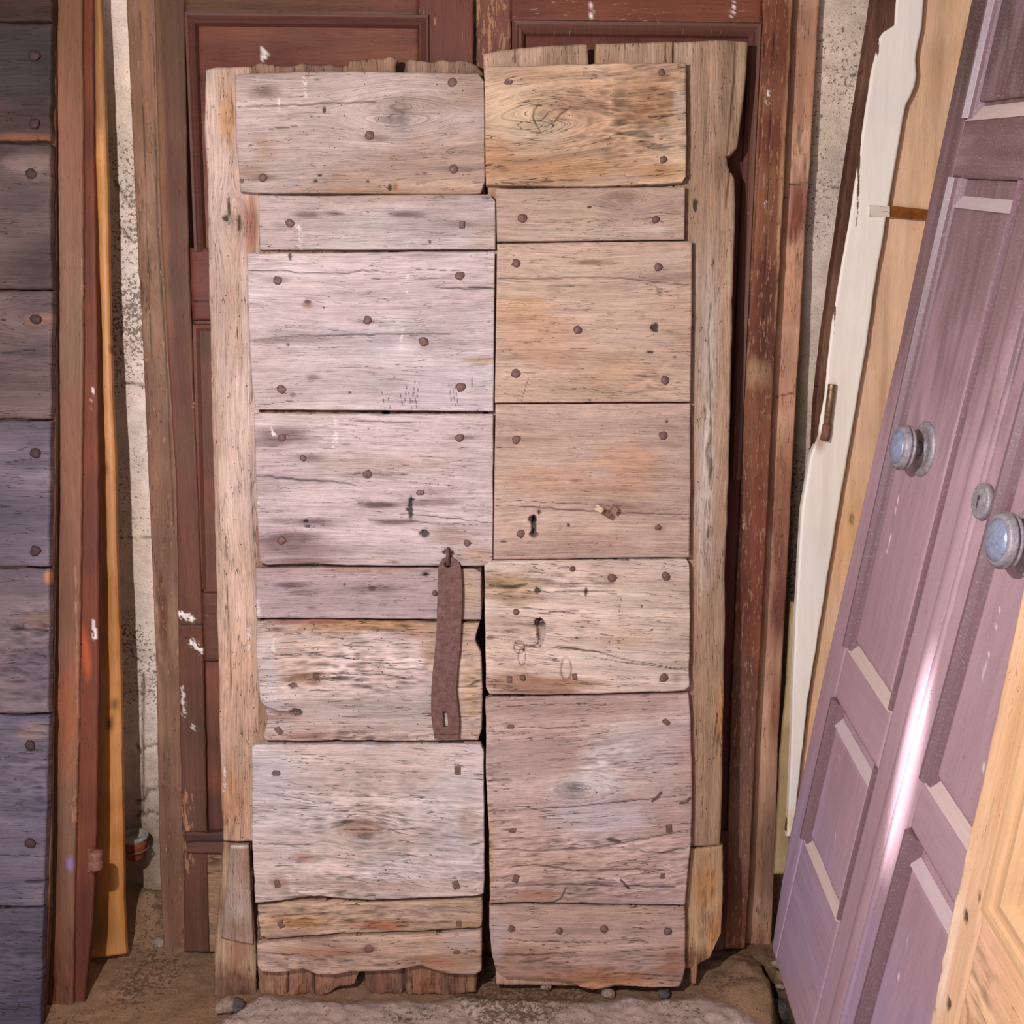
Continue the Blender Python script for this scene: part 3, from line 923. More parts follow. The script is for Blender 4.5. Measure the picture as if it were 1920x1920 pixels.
board('back_board', DL, FL, [(472, 122), (560, 121), (655, 120), (657, 111), (745, 110)], [(484, 1874), (520, 1876), (560, 1866), (596, 1869), (625, 1858), (664, 1846), (672, 1825)],
      col=(158, 122, 100), col2=(122, 88, 70), var=.55, chk=1.1, amp=.003, rough=.007, **{**vk, 'th': .03},
      feats=[('rot', 570, 1850, 90, 40, .006), ('stain', 580, 1850, 120, 50, (142, 94, 74), .8), ('stain', 505, 1855, 16, 26, (170, 128, 100), .6), ('crack', [(541, 1800), (540, 1880)], .003, .006), ('crack', [(588, 1800), (590, 1880)], .003, .006)])
board('back_board', DL, FL, [(760, 112), (830, 112), (868, 114), (893, 121), (906, 136)], [(682, 1846), (699, 1866), (754, 1868), (800, 1866), (836, 1869), (893, 1860)],
      left=[(758, 131)], right=[(908, 400), (905, 1140), (884, 1176), (884, 1215), (896, 1240), (896, 1500)],
      col=(158, 124, 102), col2=(126, 90, 70), var=.55, chk=1.1, amp=.003, rough=.007, **{**vk, 'th': .03},
      feats=[('rot', 790, 1850, 110, 40, .006), ('stain', 800, 1845, 40, 40, (158, 100, 70), .7), ('stain', 720, 1850, 30, 40, (136, 90, 72), .8), ('crack', [(756, 1800), (758, 1880)], .004, .008), ('crack', [(770, 1820), (775, 1880)], .002, .004)])
board('repair_board', DL, FL, [(418, 1580), (470, 1584)], [(400, 1873), (480, 1871)], left=[(411, 1681), (402, 1765)], right=[(473, 1700), (480, 1780)],
      col=(176, 144, 116), col2=(146, 110, 88), c2s=(6, 3), var=.4, chk=.6, **vk, rough=.002,
      feats=[('stain', 440, 1850, 60, 50, (110, 74, 60), .85), ('stain', 448, 1780, 24, 60, (160, 104, 78), .6), ('rot', 440, 1840, 40, 40, .004), ('stain', 425, 1640, 16, 80, (188, 160, 126), .6)])
board('wedge_block', DL, FL, [(431, 1586), (466, 1584)], [(414, 1760), (474, 1772)], z=ZB + .010, th=.012, grain='v', res=(.0025, .003), rnd=.003,
      col=(176, 152, 140), col2=(158, 124, 104), c2s=(6, 3), var=.3, chk=.3, feats=[('stain', 448, 1588, 22, 4, (214, 196, 188), .9), ('stain', 445, 1745, 40, 40, (150, 116, 94), .8)])

PL = {}


def plank(key, parent, fr, top, bot, **k):
    base = dict(grain='h', z=0.0, th=.0255, res=RES, rnd=.0035, amp=.0007, chk=.35)
    base.update(k)
    PL[key] = board('plank', parent, fr, top, bot, **base)


def smear(x, y, w=34, a=.6, c=(112, 90, 86)):
    return ('stain', x, y, w, 7, c, a)


plank('L1', DL, FL, [(440, 141), (470, 136), (600, 133), (800, 135), (896, 137), (908, 152)], [(450, 359), (520, 362), (700, 362), (800, 363), (888, 363), (901, 361), (909, 340)],
      left=[(441, 200), (442, 256), (448, 332)], right=[(909, 250)], z=.003,
      col=(186, 163, 156), col2=(178, 148, 132), var=.30, slant=-.03, worm=.10,
      feats=[('crack', [(440, 201), (540, 197), (640, 193), (705, 190)], .0020, .0025), ('knot', 745, 212, 38, .002), ('rot', 750, 215, 40, 28, .003), ('stain', 820, 192, 100, 22, (166, 140, 120), .6),
             ('stain', 497, 171, 40, 14, (104, 82, 74), .8), ('stain', 495, 280, 26, 24, (166, 134, 110), .7), ('stain', 470, 325, 40, 18, (170, 138, 112), .7), smear(495, 334, 46, .7), smear(705, 258, 34, .6),
             ('stain', 820, 350, 110, 14, (206, 172, 148), .6), ('stain', 690, 357, 220, 6, (170, 128, 100), .7), ('hole', 592, 339, 4, 3, .004), ('hole', 600, 328, 4, 2.5, .003), ('hole', 690, 340, 3, 2, .004), ('hole', 731, 351, 4, 6, .004),
             ('stain', 741, 350, 8, 8, (150, 96, 74), .8), ('hole', 608, 206, 3, 6, .003), ('worm', 800, 230, 130, 90, .45), smear(860, 318, 40, .5), ('splash', [(572, 145), (573, 180)], 3), ('splash', [(524, 188), (525, 205)], 3),
             ('crack', [(505, 242), (560, 237)], .0012, .001), ('crack', [(760, 328), (800, 325)], .0010, .001)])
plank('L2', DL, FL, [(484, 366), (600, 367), (760, 365), (918, 364), (929, 377)], [(487, 468), (700, 468), (929, 467)], z=-.003,
      col=(187, 164, 160), col2=(196, 176, 172), var=.24, rough=.0006, rnd=.002,
      feats=[smear(577, 403, 30, .85), smear(627, 400, 24, .8), smear(760, 402, 40, .85), smear(866, 420, 50, .5), ('stain', 740, 372, 180, 8, (178, 148, 128), .7), ('splash', [(559, 425), (563, 445), (562, 466)], 4),
             ('stain', 600, 450, 160, 24, (196, 174, 170), .4), ('hole', 806, 453, 2.5, 3, .003), ('hole', 690, 397, 2, 2, .003), ('rot', 915, 378, 14, 14, .003), ('stain', 905, 440, 30, 40, (196, 170, 150), .5)])
plank('L3', DL, FL, [(463, 475), (620, 474), (760, 472), (928, 472)], [(479, 768), (700, 769), (925, 771)], left=[(466, 600), (472, 721)], z=0,
      col=(200, 178, 176), col2=(208, 190, 190), var=.22, rough=.0008, slant=.012, rnd=.002,
      feats=[('crack', [(463, 506), (535, 507), (560, 512), (655, 512), (680, 507), (740, 511)], .0018, .002), ('crack', [(770, 523), (840, 522)], .0014, .0015), ('crack', [(805, 538), (870, 541), (928, 541)], .0018, .002),
             ('crack', [(878, 537), (928, 540)], .0022, .003), ('crack', [(476, 639), (530, 630), (640, 629), (690, 627), (790, 626), (850, 626)], .0020, .002), ('stain', 560, 636, 90, 8, (160, 136, 134), .6), ('crack', [(780, 505), (860, 508)], .001, .001),
             smear(500, 638, 40, .5), smear(690, 603, 46, .55), smear(521, 525, 36, .6), smear(800, 480, 60, .4), ('hole', 544, 479, 3, 8, .003), ('hole', 577, 566, 6, 4, .004), ('stain', 576, 572, 12, 8, (150, 112, 96), .7), ('hole', 607, 576, 2.5, 2, .003),
             ('hole', 549, 740, 5, 4, .004), ('hole', 656, 736, 3, 2, .004), ('hole', 540, 646, 3, 3, .003), smear(586, 707, 18, .7), ('stain', 905, 677, 50, 10, (176, 146, 122), .85), ('stain', 540, 735, 60, 26, (180, 156, 152), .6), ('stain', 500, 690, 50, 70, (190, 164, 156), .4),
             ('crack', [(478, 760), (560, 750)], .001, .001), ('splash', [(764, 512), (764, 528)], 4), ('splash', [(764, 543), (764, 550)], 3), ('splash', [(753, 650), (756, 610)], 2.5), ('stain', 760, 650, 30, 16, (222, 206, 204), .6), ('splash', [(565, 480), (575, 484)], 3)]
      + [('crack', [(716 + d, 735), (722 + d, 768)], .0008, .0008) for d in (0, 10, 34, 50, 60)] + [('crack', [(764 + d, 715), (758 + d, 760)], .0008, .0008) for d in (0, 14, 22)]
      + [('crack', [(842 + d, 722), (848 + d, 762)], .0009, .001) for d in (0, 6, 11)] + [('crack', [(886, 700), (884, 735)], .0007, .0006)])
plank('L4', DL, FL, [(475, 775), (700, 776), (925, 776)], [(486, 1054), (500, 1059), (590, 1056), (650, 1060), (800, 1061), (900, 1061), (918, 1060), (924, 1048)], left=[(478, 850), (481, 962)], z=.003,
      col=(194, 169, 168), col2=(202, 180, 178), var=.24, slant=.035, rough=.0012,
      feats=[('crack', [(478, 893), (510, 894), (560, 900), (620, 903), (665, 909)], .0026, .003), ('crack', [(656, 787), (700, 790), (740, 792), (790, 794)], .0018, .0018), ('crack', [(748, 965), (800, 967), (850, 972), (925, 981)], .0016, .002), ('crack', [(690, 976), (745, 977), (800, 981), (900, 985)], .0014, .0014),
             ('crack', [(670, 943), (790, 944)], .001, .001), ('stain', 528, 815, 74, 20, (116, 92, 92), .8), ('stain', 500, 829, 50, 8, (120, 96, 96), .6), ('stain', 575, 858, 60, 10, (110, 86, 84), .85), smear(690, 889, 56, .5), ('stain', 735, 868, 170, 26, (190, 158, 138), .4),
             ('stain', 710, 946, 46, 7, (92, 68, 66), .9), ('stain', 800, 942, 70, 10, (110, 86, 84), .7), ('stain', 800, 923, 60, 8, (120, 98, 94), .5), ('stain', 738, 979, 40, 6, (100, 76, 72), .8), ('stain', 570, 978, 70, 10, (104, 80, 80), .85), ('stain', 600, 985, 70, 8, (120, 96, 96), .6),
             ('stain', 540, 1012, 80, 22, (112, 88, 88), .85), ('stain', 560, 1030, 130, 16, (136, 110, 110), .6), ('stain', 850, 1005, 60, 22, (160, 132, 122), .7), ('stain', 862, 821, 40, 8, (112, 90, 86), .7), ('stain', 895, 1040, 40, 20, (182, 146, 118), .7),
             ('hole', 770, 955, 4, 22, .009), ('hole', 774, 937, 4, 3, .005), ('hole', 764, 955, 3, 3, .005), ('hole', 796, 1001, 9, 7, .012), ('hole', 574, 977, 5, 3, .003), ('hole', 576, 987, 6, 2.5, .003), ('stain', 560, 1053, 100, 6, (120, 92, 84), .7),
             ('splash', [(511, 802), (514, 816)], 4), ('splash', [(628, 782), (631, 805), (626, 845)], 4), ('splash', [(482, 935), (482, 955)], 4), ('oval', 605, 981, 3, 5), ('stain', 735, 1054, 20, 4, (120, 92, 84), .7), ('stain', 480, 1035, 20, 30, (174, 138, 128), .5)])
plank('L5', DL, FL, [(479, 1065), (600, 1064), (800, 1065), (890, 1067), (902, 1073)], [(480, 1159), (700, 1160), (902, 1162)], z=-.002,
      col=(184, 160, 160), col2=(178, 152, 150), var=.20, rough=.0007, rnd=.002,
      feats=[('stain', 545, 1097, 36, 7, (112, 88, 86), .8), ('stain', 570, 1112, 30, 6, (108, 84, 72), .8), smear(690, 1104, 60, .5), ('stain', 697, 1103, 8, 5, (84, 60, 54), .9), ('stain', 797, 1076, 14, 6, (96, 72, 64), .9), ('hole', 798, 1077, 5, 3, .003), ('hole', 646, 1096, 2.5, 2.5, .003), ('stain', 585, 1141, 10, 4, (100, 74, 70), .8),
             ('splash', [(484, 1130), (486, 1155)], 4), ('stain', 700, 1069, 220, 5, (160, 126, 108), .7), ('stain', 880, 1110, 26, 60, (196, 166, 140), .9), ('stain', 560, 1130, 110, 26, (168, 144, 146), .5), ('stain', 702, 1075, 8, 12, (196, 172, 160), .6)])
plank('L6', DL, FL, [(480, 1163), (620, 1163), (800, 1166), (899, 1168)], [(497, 1388), (560, 1390), (632, 1388), (760, 1389), (880, 1388), (897, 1388)],
      left=[(480, 1216), (483, 1270), (487, 1313), (497, 1326), (500, 1340), (499, 1358), (494, 1380)], right=[(893, 1188), (891, 1202), (902, 1225), (904, 1290), (904, 1367)], z=.001,
      col=(206, 182, 176), col2=(198, 170, 158), var=.28, worm=.45, chk=.9, amp=.0010, rough=.002,
      feats=[('stain', 700, 1172, 240, 16, (176, 132, 96), .9), ('stain', 800, 1190, 60, 10, (168, 112, 70), .6), ('stain', 560, 1166, 90, 6, (150, 88, 80), .7), ('rot', 700, 1175, 240, 16, .003), ('stain', 880, 1290, 30, 130, (196, 160, 128), .8), ('worm', 880, 1230, 40, 90, .9), ('stain', 812, 1230, 26, 40, (176, 140, 116), .8),
             ('stain', 518, 1180, 20, 7, (104, 76, 66), .8), ('crack', [(520, 1204), (560, 1205)], .0016, .002), ('crack', [(640, 1210), (700, 1212)], .0018, .002), ('crack', [(490, 1226), (600, 1229), (720, 1240)], .0010, .001), ('crack', [(610, 1262), (720, 1266), (760, 1270)], .0013, .0014), ('crack', [(725, 1254), (805, 1254)], .0018, .0018),
             ('rot', 640, 1240, 190, 60, .0018), ('rot', 560, 1275, 36, 16, .003), ('hole', 593, 1269, 5, 7, .006), ('hole', 550, 1286, 9, 6, .006), ('stain', 575, 1275, 50, 16, (170, 128, 100), .7), ('stain', 590, 1275, 12, 14, (120, 82, 66), .5),
             ('crack', [(492, 1327), (520, 1336), (548, 1338)], .005, .006), ('hole', 555, 1336, 13, 7, .008), ('stain', 520, 1345, 70, 12, (150, 108, 90), .6), ('rot', 700, 1270, 200, 40, .0015), ('crack', [(640, 1345), (690, 1343)], .0014, .0015), ('stain', 580, 1380, 90, 9, (140, 100, 86), .7), ('rot', 700, 1382, 200, 12, .004),
             ('splash', [(516, 1200), (513, 1218)], 4), ('crack', [(882, 1285), (902, 1276)], .003, .004), ('rot', 885, 1300, 22, 60, .003), ('stain', 500, 1250, 30, 90, (210, 198, 200), .5), ('worm', 560, 1320, 120, 40, .6)])
plank('L7', DL, FL, [(472, 1402), (479, 1396), (560, 1397), (700, 1396), (850, 1395), (901, 1396), (907, 1410)], [(478, 1694), (520, 1690), (585, 1681), (640, 1684), (697, 1688), (800, 1684), (894, 1680), (907, 1676)],
      left=[(472, 1480), (472, 1540), (475, 1640)], right=[(908, 1500), (908, 1600)], z=.003,
      col=(214, 196, 194), col2=(206, 182, 174), var=.34, slant=.05, chk=.8, amp=.0012, rough=.002,
      feats=[('knot', 683, 1562, 22, .001), ('stain', 680, 1552, 60, 18, (160, 126, 98), .7), ('stain', 570, 1608, 34, 14, (164, 114, 94), .7), ('crack', [(472, 1484), (530, 1492), (620, 1508)], .0014, .0014), ('crack', [(470, 1582), (560, 1585), (590, 1583)], .0014, .0014), ('crack', [(640, 1556), (780, 1556)], .0012, .0012),
             ('rot', 700, 1530, 230, 80, .0012), ('rot', 700, 1640, 200, 50, .0026), ('chk', 600, 1500, 150, 90, 1.2), ('stain', 760, 1630, 110, 40, (204, 190, 190), .7), ('stain', 700, 1660, 220, 14, (176, 146, 132), .6), ('crack', [(880, 1585), (908, 1580)], .0022, .003), ('stain', 500, 1450, 60, 60, (206, 196, 200), .5),
             ('crack', [(888, 1452), (908, 1454)], .002, .003), ('rot', 895, 1600, 14, 90, .003), ('stain', 880, 1540, 30, 60, (178, 146, 122), .5), ('rot', 580, 1678, 120, 14, .004), ('splash', [(500, 1634), (500, 1655)], 1.5), ('stain', 525, 1655, 20, 14, (160, 122, 108), .6), ('worm', 740, 1640, 130, 50, .5)])
plank('L8', DL, FL, [(482, 1700), (540, 1693), (620, 1688), (697, 1694), (800, 1690), (903, 1685)], [(488, 1757), (500, 1764), (560, 1758), (641, 1751), (782, 1747), (897, 1742), (903, 1738)],
      left=[(484, 1730)], right=[(904, 1710)], z=-.004,
      col=(194, 160, 136), col2=(204, 174, 156), var=.45, chk=1.1, amp=.0018, rough=.003, rnd=.006,
      feats=[('rot', 600, 1725, 140, 36, .005), ('rot', 800, 1720, 120, 30, .003), ('stain', 560, 1730, 60, 16, (176, 126, 74), .7), ('stain', 720, 1735, 80, 12, (160, 96, 68), .75), ('stain', 880, 1735, 34, 12, (160, 130, 66), .6), ('stain', 800, 1712, 90, 14, (190, 162, 148), .6), ('crack', [(500, 1720), (600, 1712)], .0016, .002), ('rot', 490, 1730, 12, 36, .006)])
plank('L9', DL, FL, [(481, 1774), (495, 1769), (560, 1764), (641, 1757), (782, 1753), (903, 1747)], [(482, 1812), (490, 1824), (520, 1826), (547, 1823), (568, 1818), (592, 1829), (627, 1830), (657, 1824), (743, 1821), (788, 1813), (836, 1827), (890, 1831), (903, 1822)],
      z=.002, col=(198, 164, 144), col2=(182, 142, 120), var=.36, chk=.8, amp=.0012, rough=.002, rnd=.006,
      feats=[('stain', 860, 1765, 50, 20, (198, 174, 170), .7), ('stain', 620, 1785, 120, 12, (164, 110, 84), .6), ('rot', 650, 1800, 180, 20, .0025), ('stain', 820, 1805, 60, 16, (176, 116, 80), .7), ('crack', [(850, 1788), (903, 1782)], .002, .003), ('stain', 692, 1778, 20, 10, (120, 76, 58), .8), ('rot', 525, 1815, 40, 14, .004),
             ('stain', 500, 1795, 24, 40, (190, 160, 148), .6), ('crack', [(700, 1810), (780, 1806)], .0014, .002)])

# ---- right leaf
board('back_board', DR, FR, [(906, 100), (940, 92), (981, 88), (1040, 84), (1102, 81)], [(930, 1848), (1092, 1850)], left=[(910, 240), (914, 350), (915, 1000)], right=[(1104, 115)],
      col=(190, 156, 132), col2=(176, 138, 112), var=.3, chk=.7, rough=.0015, **{**vk, 'res': (.003, .004)}, feats=[('crack', [(965, 90), (966, 120)], .0012, .002), ('crack', [(1040, 84), (1041, 115)], .001, .002)])
board('back_board', DR, FR, [(1117, 81), (1200, 79), (1262, 77)], [(1100, 1850), (1262, 1850)], left=[(1116, 115)],
      col=(188, 156, 136), col2=(176, 138, 112), var=.3, chk=.7, rough=.0015, **{**vk, 'res': (.003, .004)}, feats=[('crack', [(1172, 80), (1172, 116)], .0014, .002), ('crack', [(1248, 78), (1248, 116)], .0012, .002)])
board('back_board', DR, FR, [(1264, 77), (1330, 74), (1372, 75), (1404, 77)], [(1262, 1590), (1352, 1588)],
      right=[(1402, 110), (1398, 167), (1391, 225), (1384, 276), (1372, 290), (1364, 292), (1367, 310), (1371, 320), (1379, 332), (1381, 387), (1378, 470), (1375, 554), (1374, 614), (1372, 720), (1369, 842), (1365, 978), (1361, 1053), (1361, 1174), (1358, 1307), (1355, 1503)],
      col=(188, 158, 138), col2=(176, 140, 114), c2s=(7, 2), var=.34, worm=.06, chk=.7, amp=.0008, bow=.003, **{**vk, 'rnd': .009},
      feats=[('crack', [(1379, 80), (1377, 150), (1370, 230), (1364, 292)], .0022, .006), ('stain', 1390, 160, 10, 100, (192, 158, 126), .7), ('crack', [(1330, 80), (1326, 200), (1318, 300)], .0010, .002), ('stain', 1335, 220, 40, 120, (172, 140, 118), .5), ('stain', 1345, 305, 20, 40, (140, 106, 84), .7),
             ('crack', [(1370, 318), (1366, 350), (1362, 390)], .003, .005), ('stain', 1330, 650, 20, 130, (206, 186, 176), .7), ('stain', 1322, 900, 20, 200, (206, 186, 176), .8), ('stain', 1320, 1060, 14, 100, (200, 176, 160), .6), ('stain', 1358, 700, 18, 500, (186, 144, 112), .6),
             ('rot', 1330, 850, 10, 260, .003), ('crack', [(1334, 560), (1328, 620), (1332, 740), (1334, 900)], .0014, .003), ('stain', 1342, 1300, 24, 260, (178, 142, 108), .5), ('stain', 1352, 1330, 10, 70, (190, 124, 72), .7), ('rot', 1348, 1350, 14, 70, .003), ('crack', [(1346, 1330), (1338, 1400)], .0014, .002),
             ('hole', 1304, 385, 4, 12, .004), ('stain', 1345, 1500, 20, 100, (176, 142, 106), .6)])
board('repair_board', DR, FR, [(1264, 1592), (1303, 1591), (1356, 1586)], [(1262, 1822), (1300, 1815), (1330, 1797), (1341, 1765)], right=[(1357, 1653), (1352, 1749)],
      col=(180, 146, 112), col2=(176, 130, 88), c2s=(8, 3), var=.4, chk=.7, rough=.002, **vk, feats=[('stain', 1325, 1660, 26, 60, (186, 130, 82), .8), ('stain', 1340, 1740, 14, 40, (184, 122, 70), .7), ('rot', 1330, 1700, 20, 90, .003), ('stain', 1300, 1800, 40, 30, (116, 76, 56), .8)])
board('splinter', DR, FR, [(1296, 1790), (1312, 1790)], [(1297, 1846), (1306, 1846)], grain='v', z=ZB, th=.02, res=.003, col=(150, 112, 88), var=.4, rough=.003)

plank('R1', DR, FR, [(908, 136), (912, 124), (980, 122), (1053, 120), (1200, 118), (1287, 117)], [(911, 346), (1000, 348), (1102, 349), (1238, 344), (1280, 341), (1287, 330)], left=[(909, 220), (910, 320)], right=[(1288, 230)], z=.004,
      col=(206, 172, 144), col2=(188, 150, 122), c2s=(5, 9), var=.42, slant=-.10, worm=.03, chk=.8, amp=.0012, rough=.0014,
      feats=[('knot', 1012, 224, 34, .003), ('rot', 1090, 210, 110, 42, .005), ('rot', 1200, 180, 120, 90, .0032), ('rot', 1200, 260, 110, 50, .0022), ('stain', 960, 205, 70, 60, (224, 192, 160), .8), ('stain', 1010, 250, 90, 40, (216, 190, 164), .5), ('stain', 1110, 200, 70, 24, (146, 112, 90), .7), ('stain', 1215, 190, 80, 50, (168, 120, 84), .6), ('stain', 1275, 190, 14, 40, (200, 178, 160), .7),
             ('stain', 1240, 325, 60, 18, (190, 134, 72), .7), ('stain', 1060, 318, 140, 22, (190, 140, 98), .7), ('stain', 930, 295, 40, 40, (188, 136, 96), .6), ('stain', 1000, 140, 100, 20, (188, 148, 118), .7), ('crack', [(1012, 192), (1002, 204), (1000, 218), (1006, 232), (1014, 246)], .0022, .004), ('crack', [(1008, 236), (1024, 236), (1040, 226), (1052, 212), (1072, 200)], .0018, .003), ('crack', [(1016, 226), (1026, 212), (1044, 202)], .0012, .002),
             ('crack', [(915, 345), (1000, 340), (1100, 336)], .0014, .001), ('stain', 944, 317, 12, 8, (140, 100, 80), .7), ('stain', 1240, 138, 12, 12, (160, 116, 90), .7), ('worm', 930, 240, 50, 90, .4)])
plank('R2', DR, FR, [(930, 354), (1100, 352), (1285, 350)], [(932, 453), (1100, 451), (1284, 449)], z=-.002,
      col=(198, 168, 146), col2=(186, 156, 140), var=.26, rough=.0006, rnd=.002,
      feats=[('knot', 1175, 371, 18, .001), ('stain', 1170, 370, 60, 12, (156, 122, 102), .7), ('stain', 1100, 440, 160, 16, (208, 184, 166), .6), ('stain', 979, 410, 16, 14, (150, 116, 98), .6), ('hole', 1106, 388, 4, 2.5, .003), ('stain', 1060, 360, 130, 10, (172, 142, 124), .5), ('stain', 1228, 430, 26, 12, (210, 188, 172), .6)])
plank('R3', DR, FR, [(932, 457), (1100, 454), (1298, 452)], [(928, 755), (1100, 754), (1295, 753)], right=[(1297, 600)], z=0,
      col=(200, 168, 150), col2=(194, 160, 140), c2s=(4, 8), var=.24, rough=.0007, rnd=.002,
      feats=[('crack', [(932, 522), (1000, 523), (1080, 519), (1160, 521), (1298, 536)], .0018, .0018), ('crack', [(1200, 531), (1230, 536), (1236, 550), (1260, 545)], .0010, .001), ('stain', 1260, 520, 80, 12, (150, 122, 106), .7), ('stain', 1106, 492, 50, 6, (130, 98, 78), .8), ('stain', 1080, 510, 120, 12, (212, 186, 164), .6), ('stain', 1250, 490, 50, 30, (196, 172, 158), .5), ('stain', 1000, 560, 90, 40, (210, 178, 148), .5),
             ('stain', 980, 600, 60, 60, (208, 156, 122), .6), ('stain', 1040, 640, 70, 60, (206, 158, 126), .6), ('stain', 1150, 700, 90, 50, (200, 164, 128), .5), ('rot', 1220, 710, 70, 40, .0008), ('hole', 1228, 614, 8, 8, .008), ('hole', 1220, 660, 8, 2.5, .004), ('hole', 1266, 669, 3, 2, .003), ('crack', [(992, 705), (978, 750)], .0008, .0007), ('crack', [(1050, 653), (1115, 653)], .0008, .0005),
             ('hole', 1106, 750, 2.5, 2, .003), ('stain', 1236, 545, 8, 8, (120, 90, 74), .6)])
plank('R4', DR, FR, [(929, 758), (1100, 757), (1295, 756)], [(925, 1049), (1000, 1049), (1150, 1046), (1293, 1045)], right=[(1295, 900)], z=.001,
      col=(197, 166, 150), col2=(194, 162, 146), var=.20, rough=.0008, rnd=.002, chk=.2,
      feats=[('stain', 1180, 880, 70, 60, (204, 150, 116), .6), ('stain', 1030, 900, 110, 40, (206, 158, 124), .5), ('stain', 1000, 824, 90, 6, (160, 126, 108), .6), ('stain', 1079, 902, 16, 7, (144, 108, 88), .8), ('crack', [(927, 936), (990, 940), (1100, 945), (1150, 950)], .0010, .001), ('crack', [(928, 948), (1000, 951), (1100, 958), (1200, 963), (1294, 965)], .0018, .002), ('stain', 1170, 950, 90, 18, (150, 118, 98), .6), ('stain', 1130, 930, 80, 14, (170, 138, 116), .5),
             ('hole', 999, 973, 8, 7, .012), ('hole', 1001, 987, 4.5, 17, .012), ('hole', 1001, 1001, 8, 7, .012), ('hole', 1011, 960, 3, 5, .003), ('hole', 1066, 985, 3, 3.5, .006), ('hole', 944, 1016, 7, 2, .003), ('hole', 1251, 790, 2.5, 2.5, .003), ('stain', 1110, 1015, 180, 30, (182, 146, 130), .6), ('stain', 1210, 1022, 40, 20, (206, 180, 166), .6), ('stain', 1160, 990, 60, 10, (202, 172, 154), .5), ('stain', 1236, 992, 14, 12, (150, 114, 92), .6), ('stain', 1000, 780, 120, 20, (200, 170, 156), .5)])
plank('R5', DR, FR, [(908, 1060), (918, 1051), (1000, 1051), (1150, 1049), (1288, 1048), (1293, 1058)], [(911, 1290), (918, 1302), (1000, 1303), (1162, 1300), (1284, 1296), (1293, 1288)], right=[(1294, 1170)], z=.003,
      col=(216, 192, 178), col2=(212, 184, 168), var=.30, slant=.06, chk=.8, worm=.06, amp=.0010, rough=.0014,
      feats=[('stain', 960, 1100, 80, 44, (178, 142, 112), .8), ('rot', 960, 1100, 90, 36, .0045), ('stain', 940, 1098, 40, 14, (168, 132, 84), .5), ('crack', [(918, 1098), (960, 1102), (990, 1096)], .005, .005), ('hole', 1008, 1107, 7, 6, .005), ('rot', 1090, 1090, 70, 24, .0022), ('crack', [(1060, 1095), (1170, 1094)], .0014, .0015), ('crack', [(1040, 1110), (1160, 1107)], .0010, .001), ('crack', [(1010, 1150), (1085, 1145)], .0016, .002),
             ('crack', [(912, 1156), (1000, 1158), (1010, 1162)], .0014, .0016), ('rot', 980, 1180, 60, 40, .0022), ('hole', 1010, 1167, 9, 8, .012), ('hole', 1015, 1186, 8, 25, .014), ('crack', [(912, 1197), (930, 1196)], .005, .004), ('crack', [(915, 1193), (1000, 1212), (1120, 1222), (1180, 1238), (1292, 1258)], .0014, .0014), ('crack', [(1040, 1212), (1125, 1222)], .0020, .002), ('crack', [(1100, 1230), (1200, 1246), (1292, 1258)], .0012, .001),
             ('crack', [(985, 1215), (1012, 1206)], .0025, .003), ('oval', 974, 1214, 10, 12), ('oval', 979, 1232, 7, 17), ('oval', 1062, 1255, 10, 22), ('stain', 960, 1275, 100, 26, (160, 118, 96), .85), ('stain', 1070, 1282, 100, 14, (168, 124, 92), .8), ('stain', 1000, 1297, 120, 6, (140, 98, 76), .8), ('stain', 1060, 1232, 90, 12, (222, 200, 186), .7), ('stain', 1200, 1150, 100, 70, (222, 200, 180), .6), ('stain', 1180, 1200, 50, 14, (206, 170, 142), .6),
             ('crack', [(1166, 1115), (1160, 1150)], .0007, .0008), ('hole', 1099, 1110, 3, 10, .003), ('stain', 1140, 1085, 14, 16, (160, 132, 112), .6), ('stain', 1020, 1195, 14, 24, (216, 190, 176), .7), ('stain', 960, 1175, 60, 50, (176, 142, 120), .5), ('hole', 1082, 1196, 3, 2, .003), ('hole', 1204, 1137, 2.5, 2, .003), ('stain', 1268, 1272, 12, 12, (130, 96, 84), .5)])
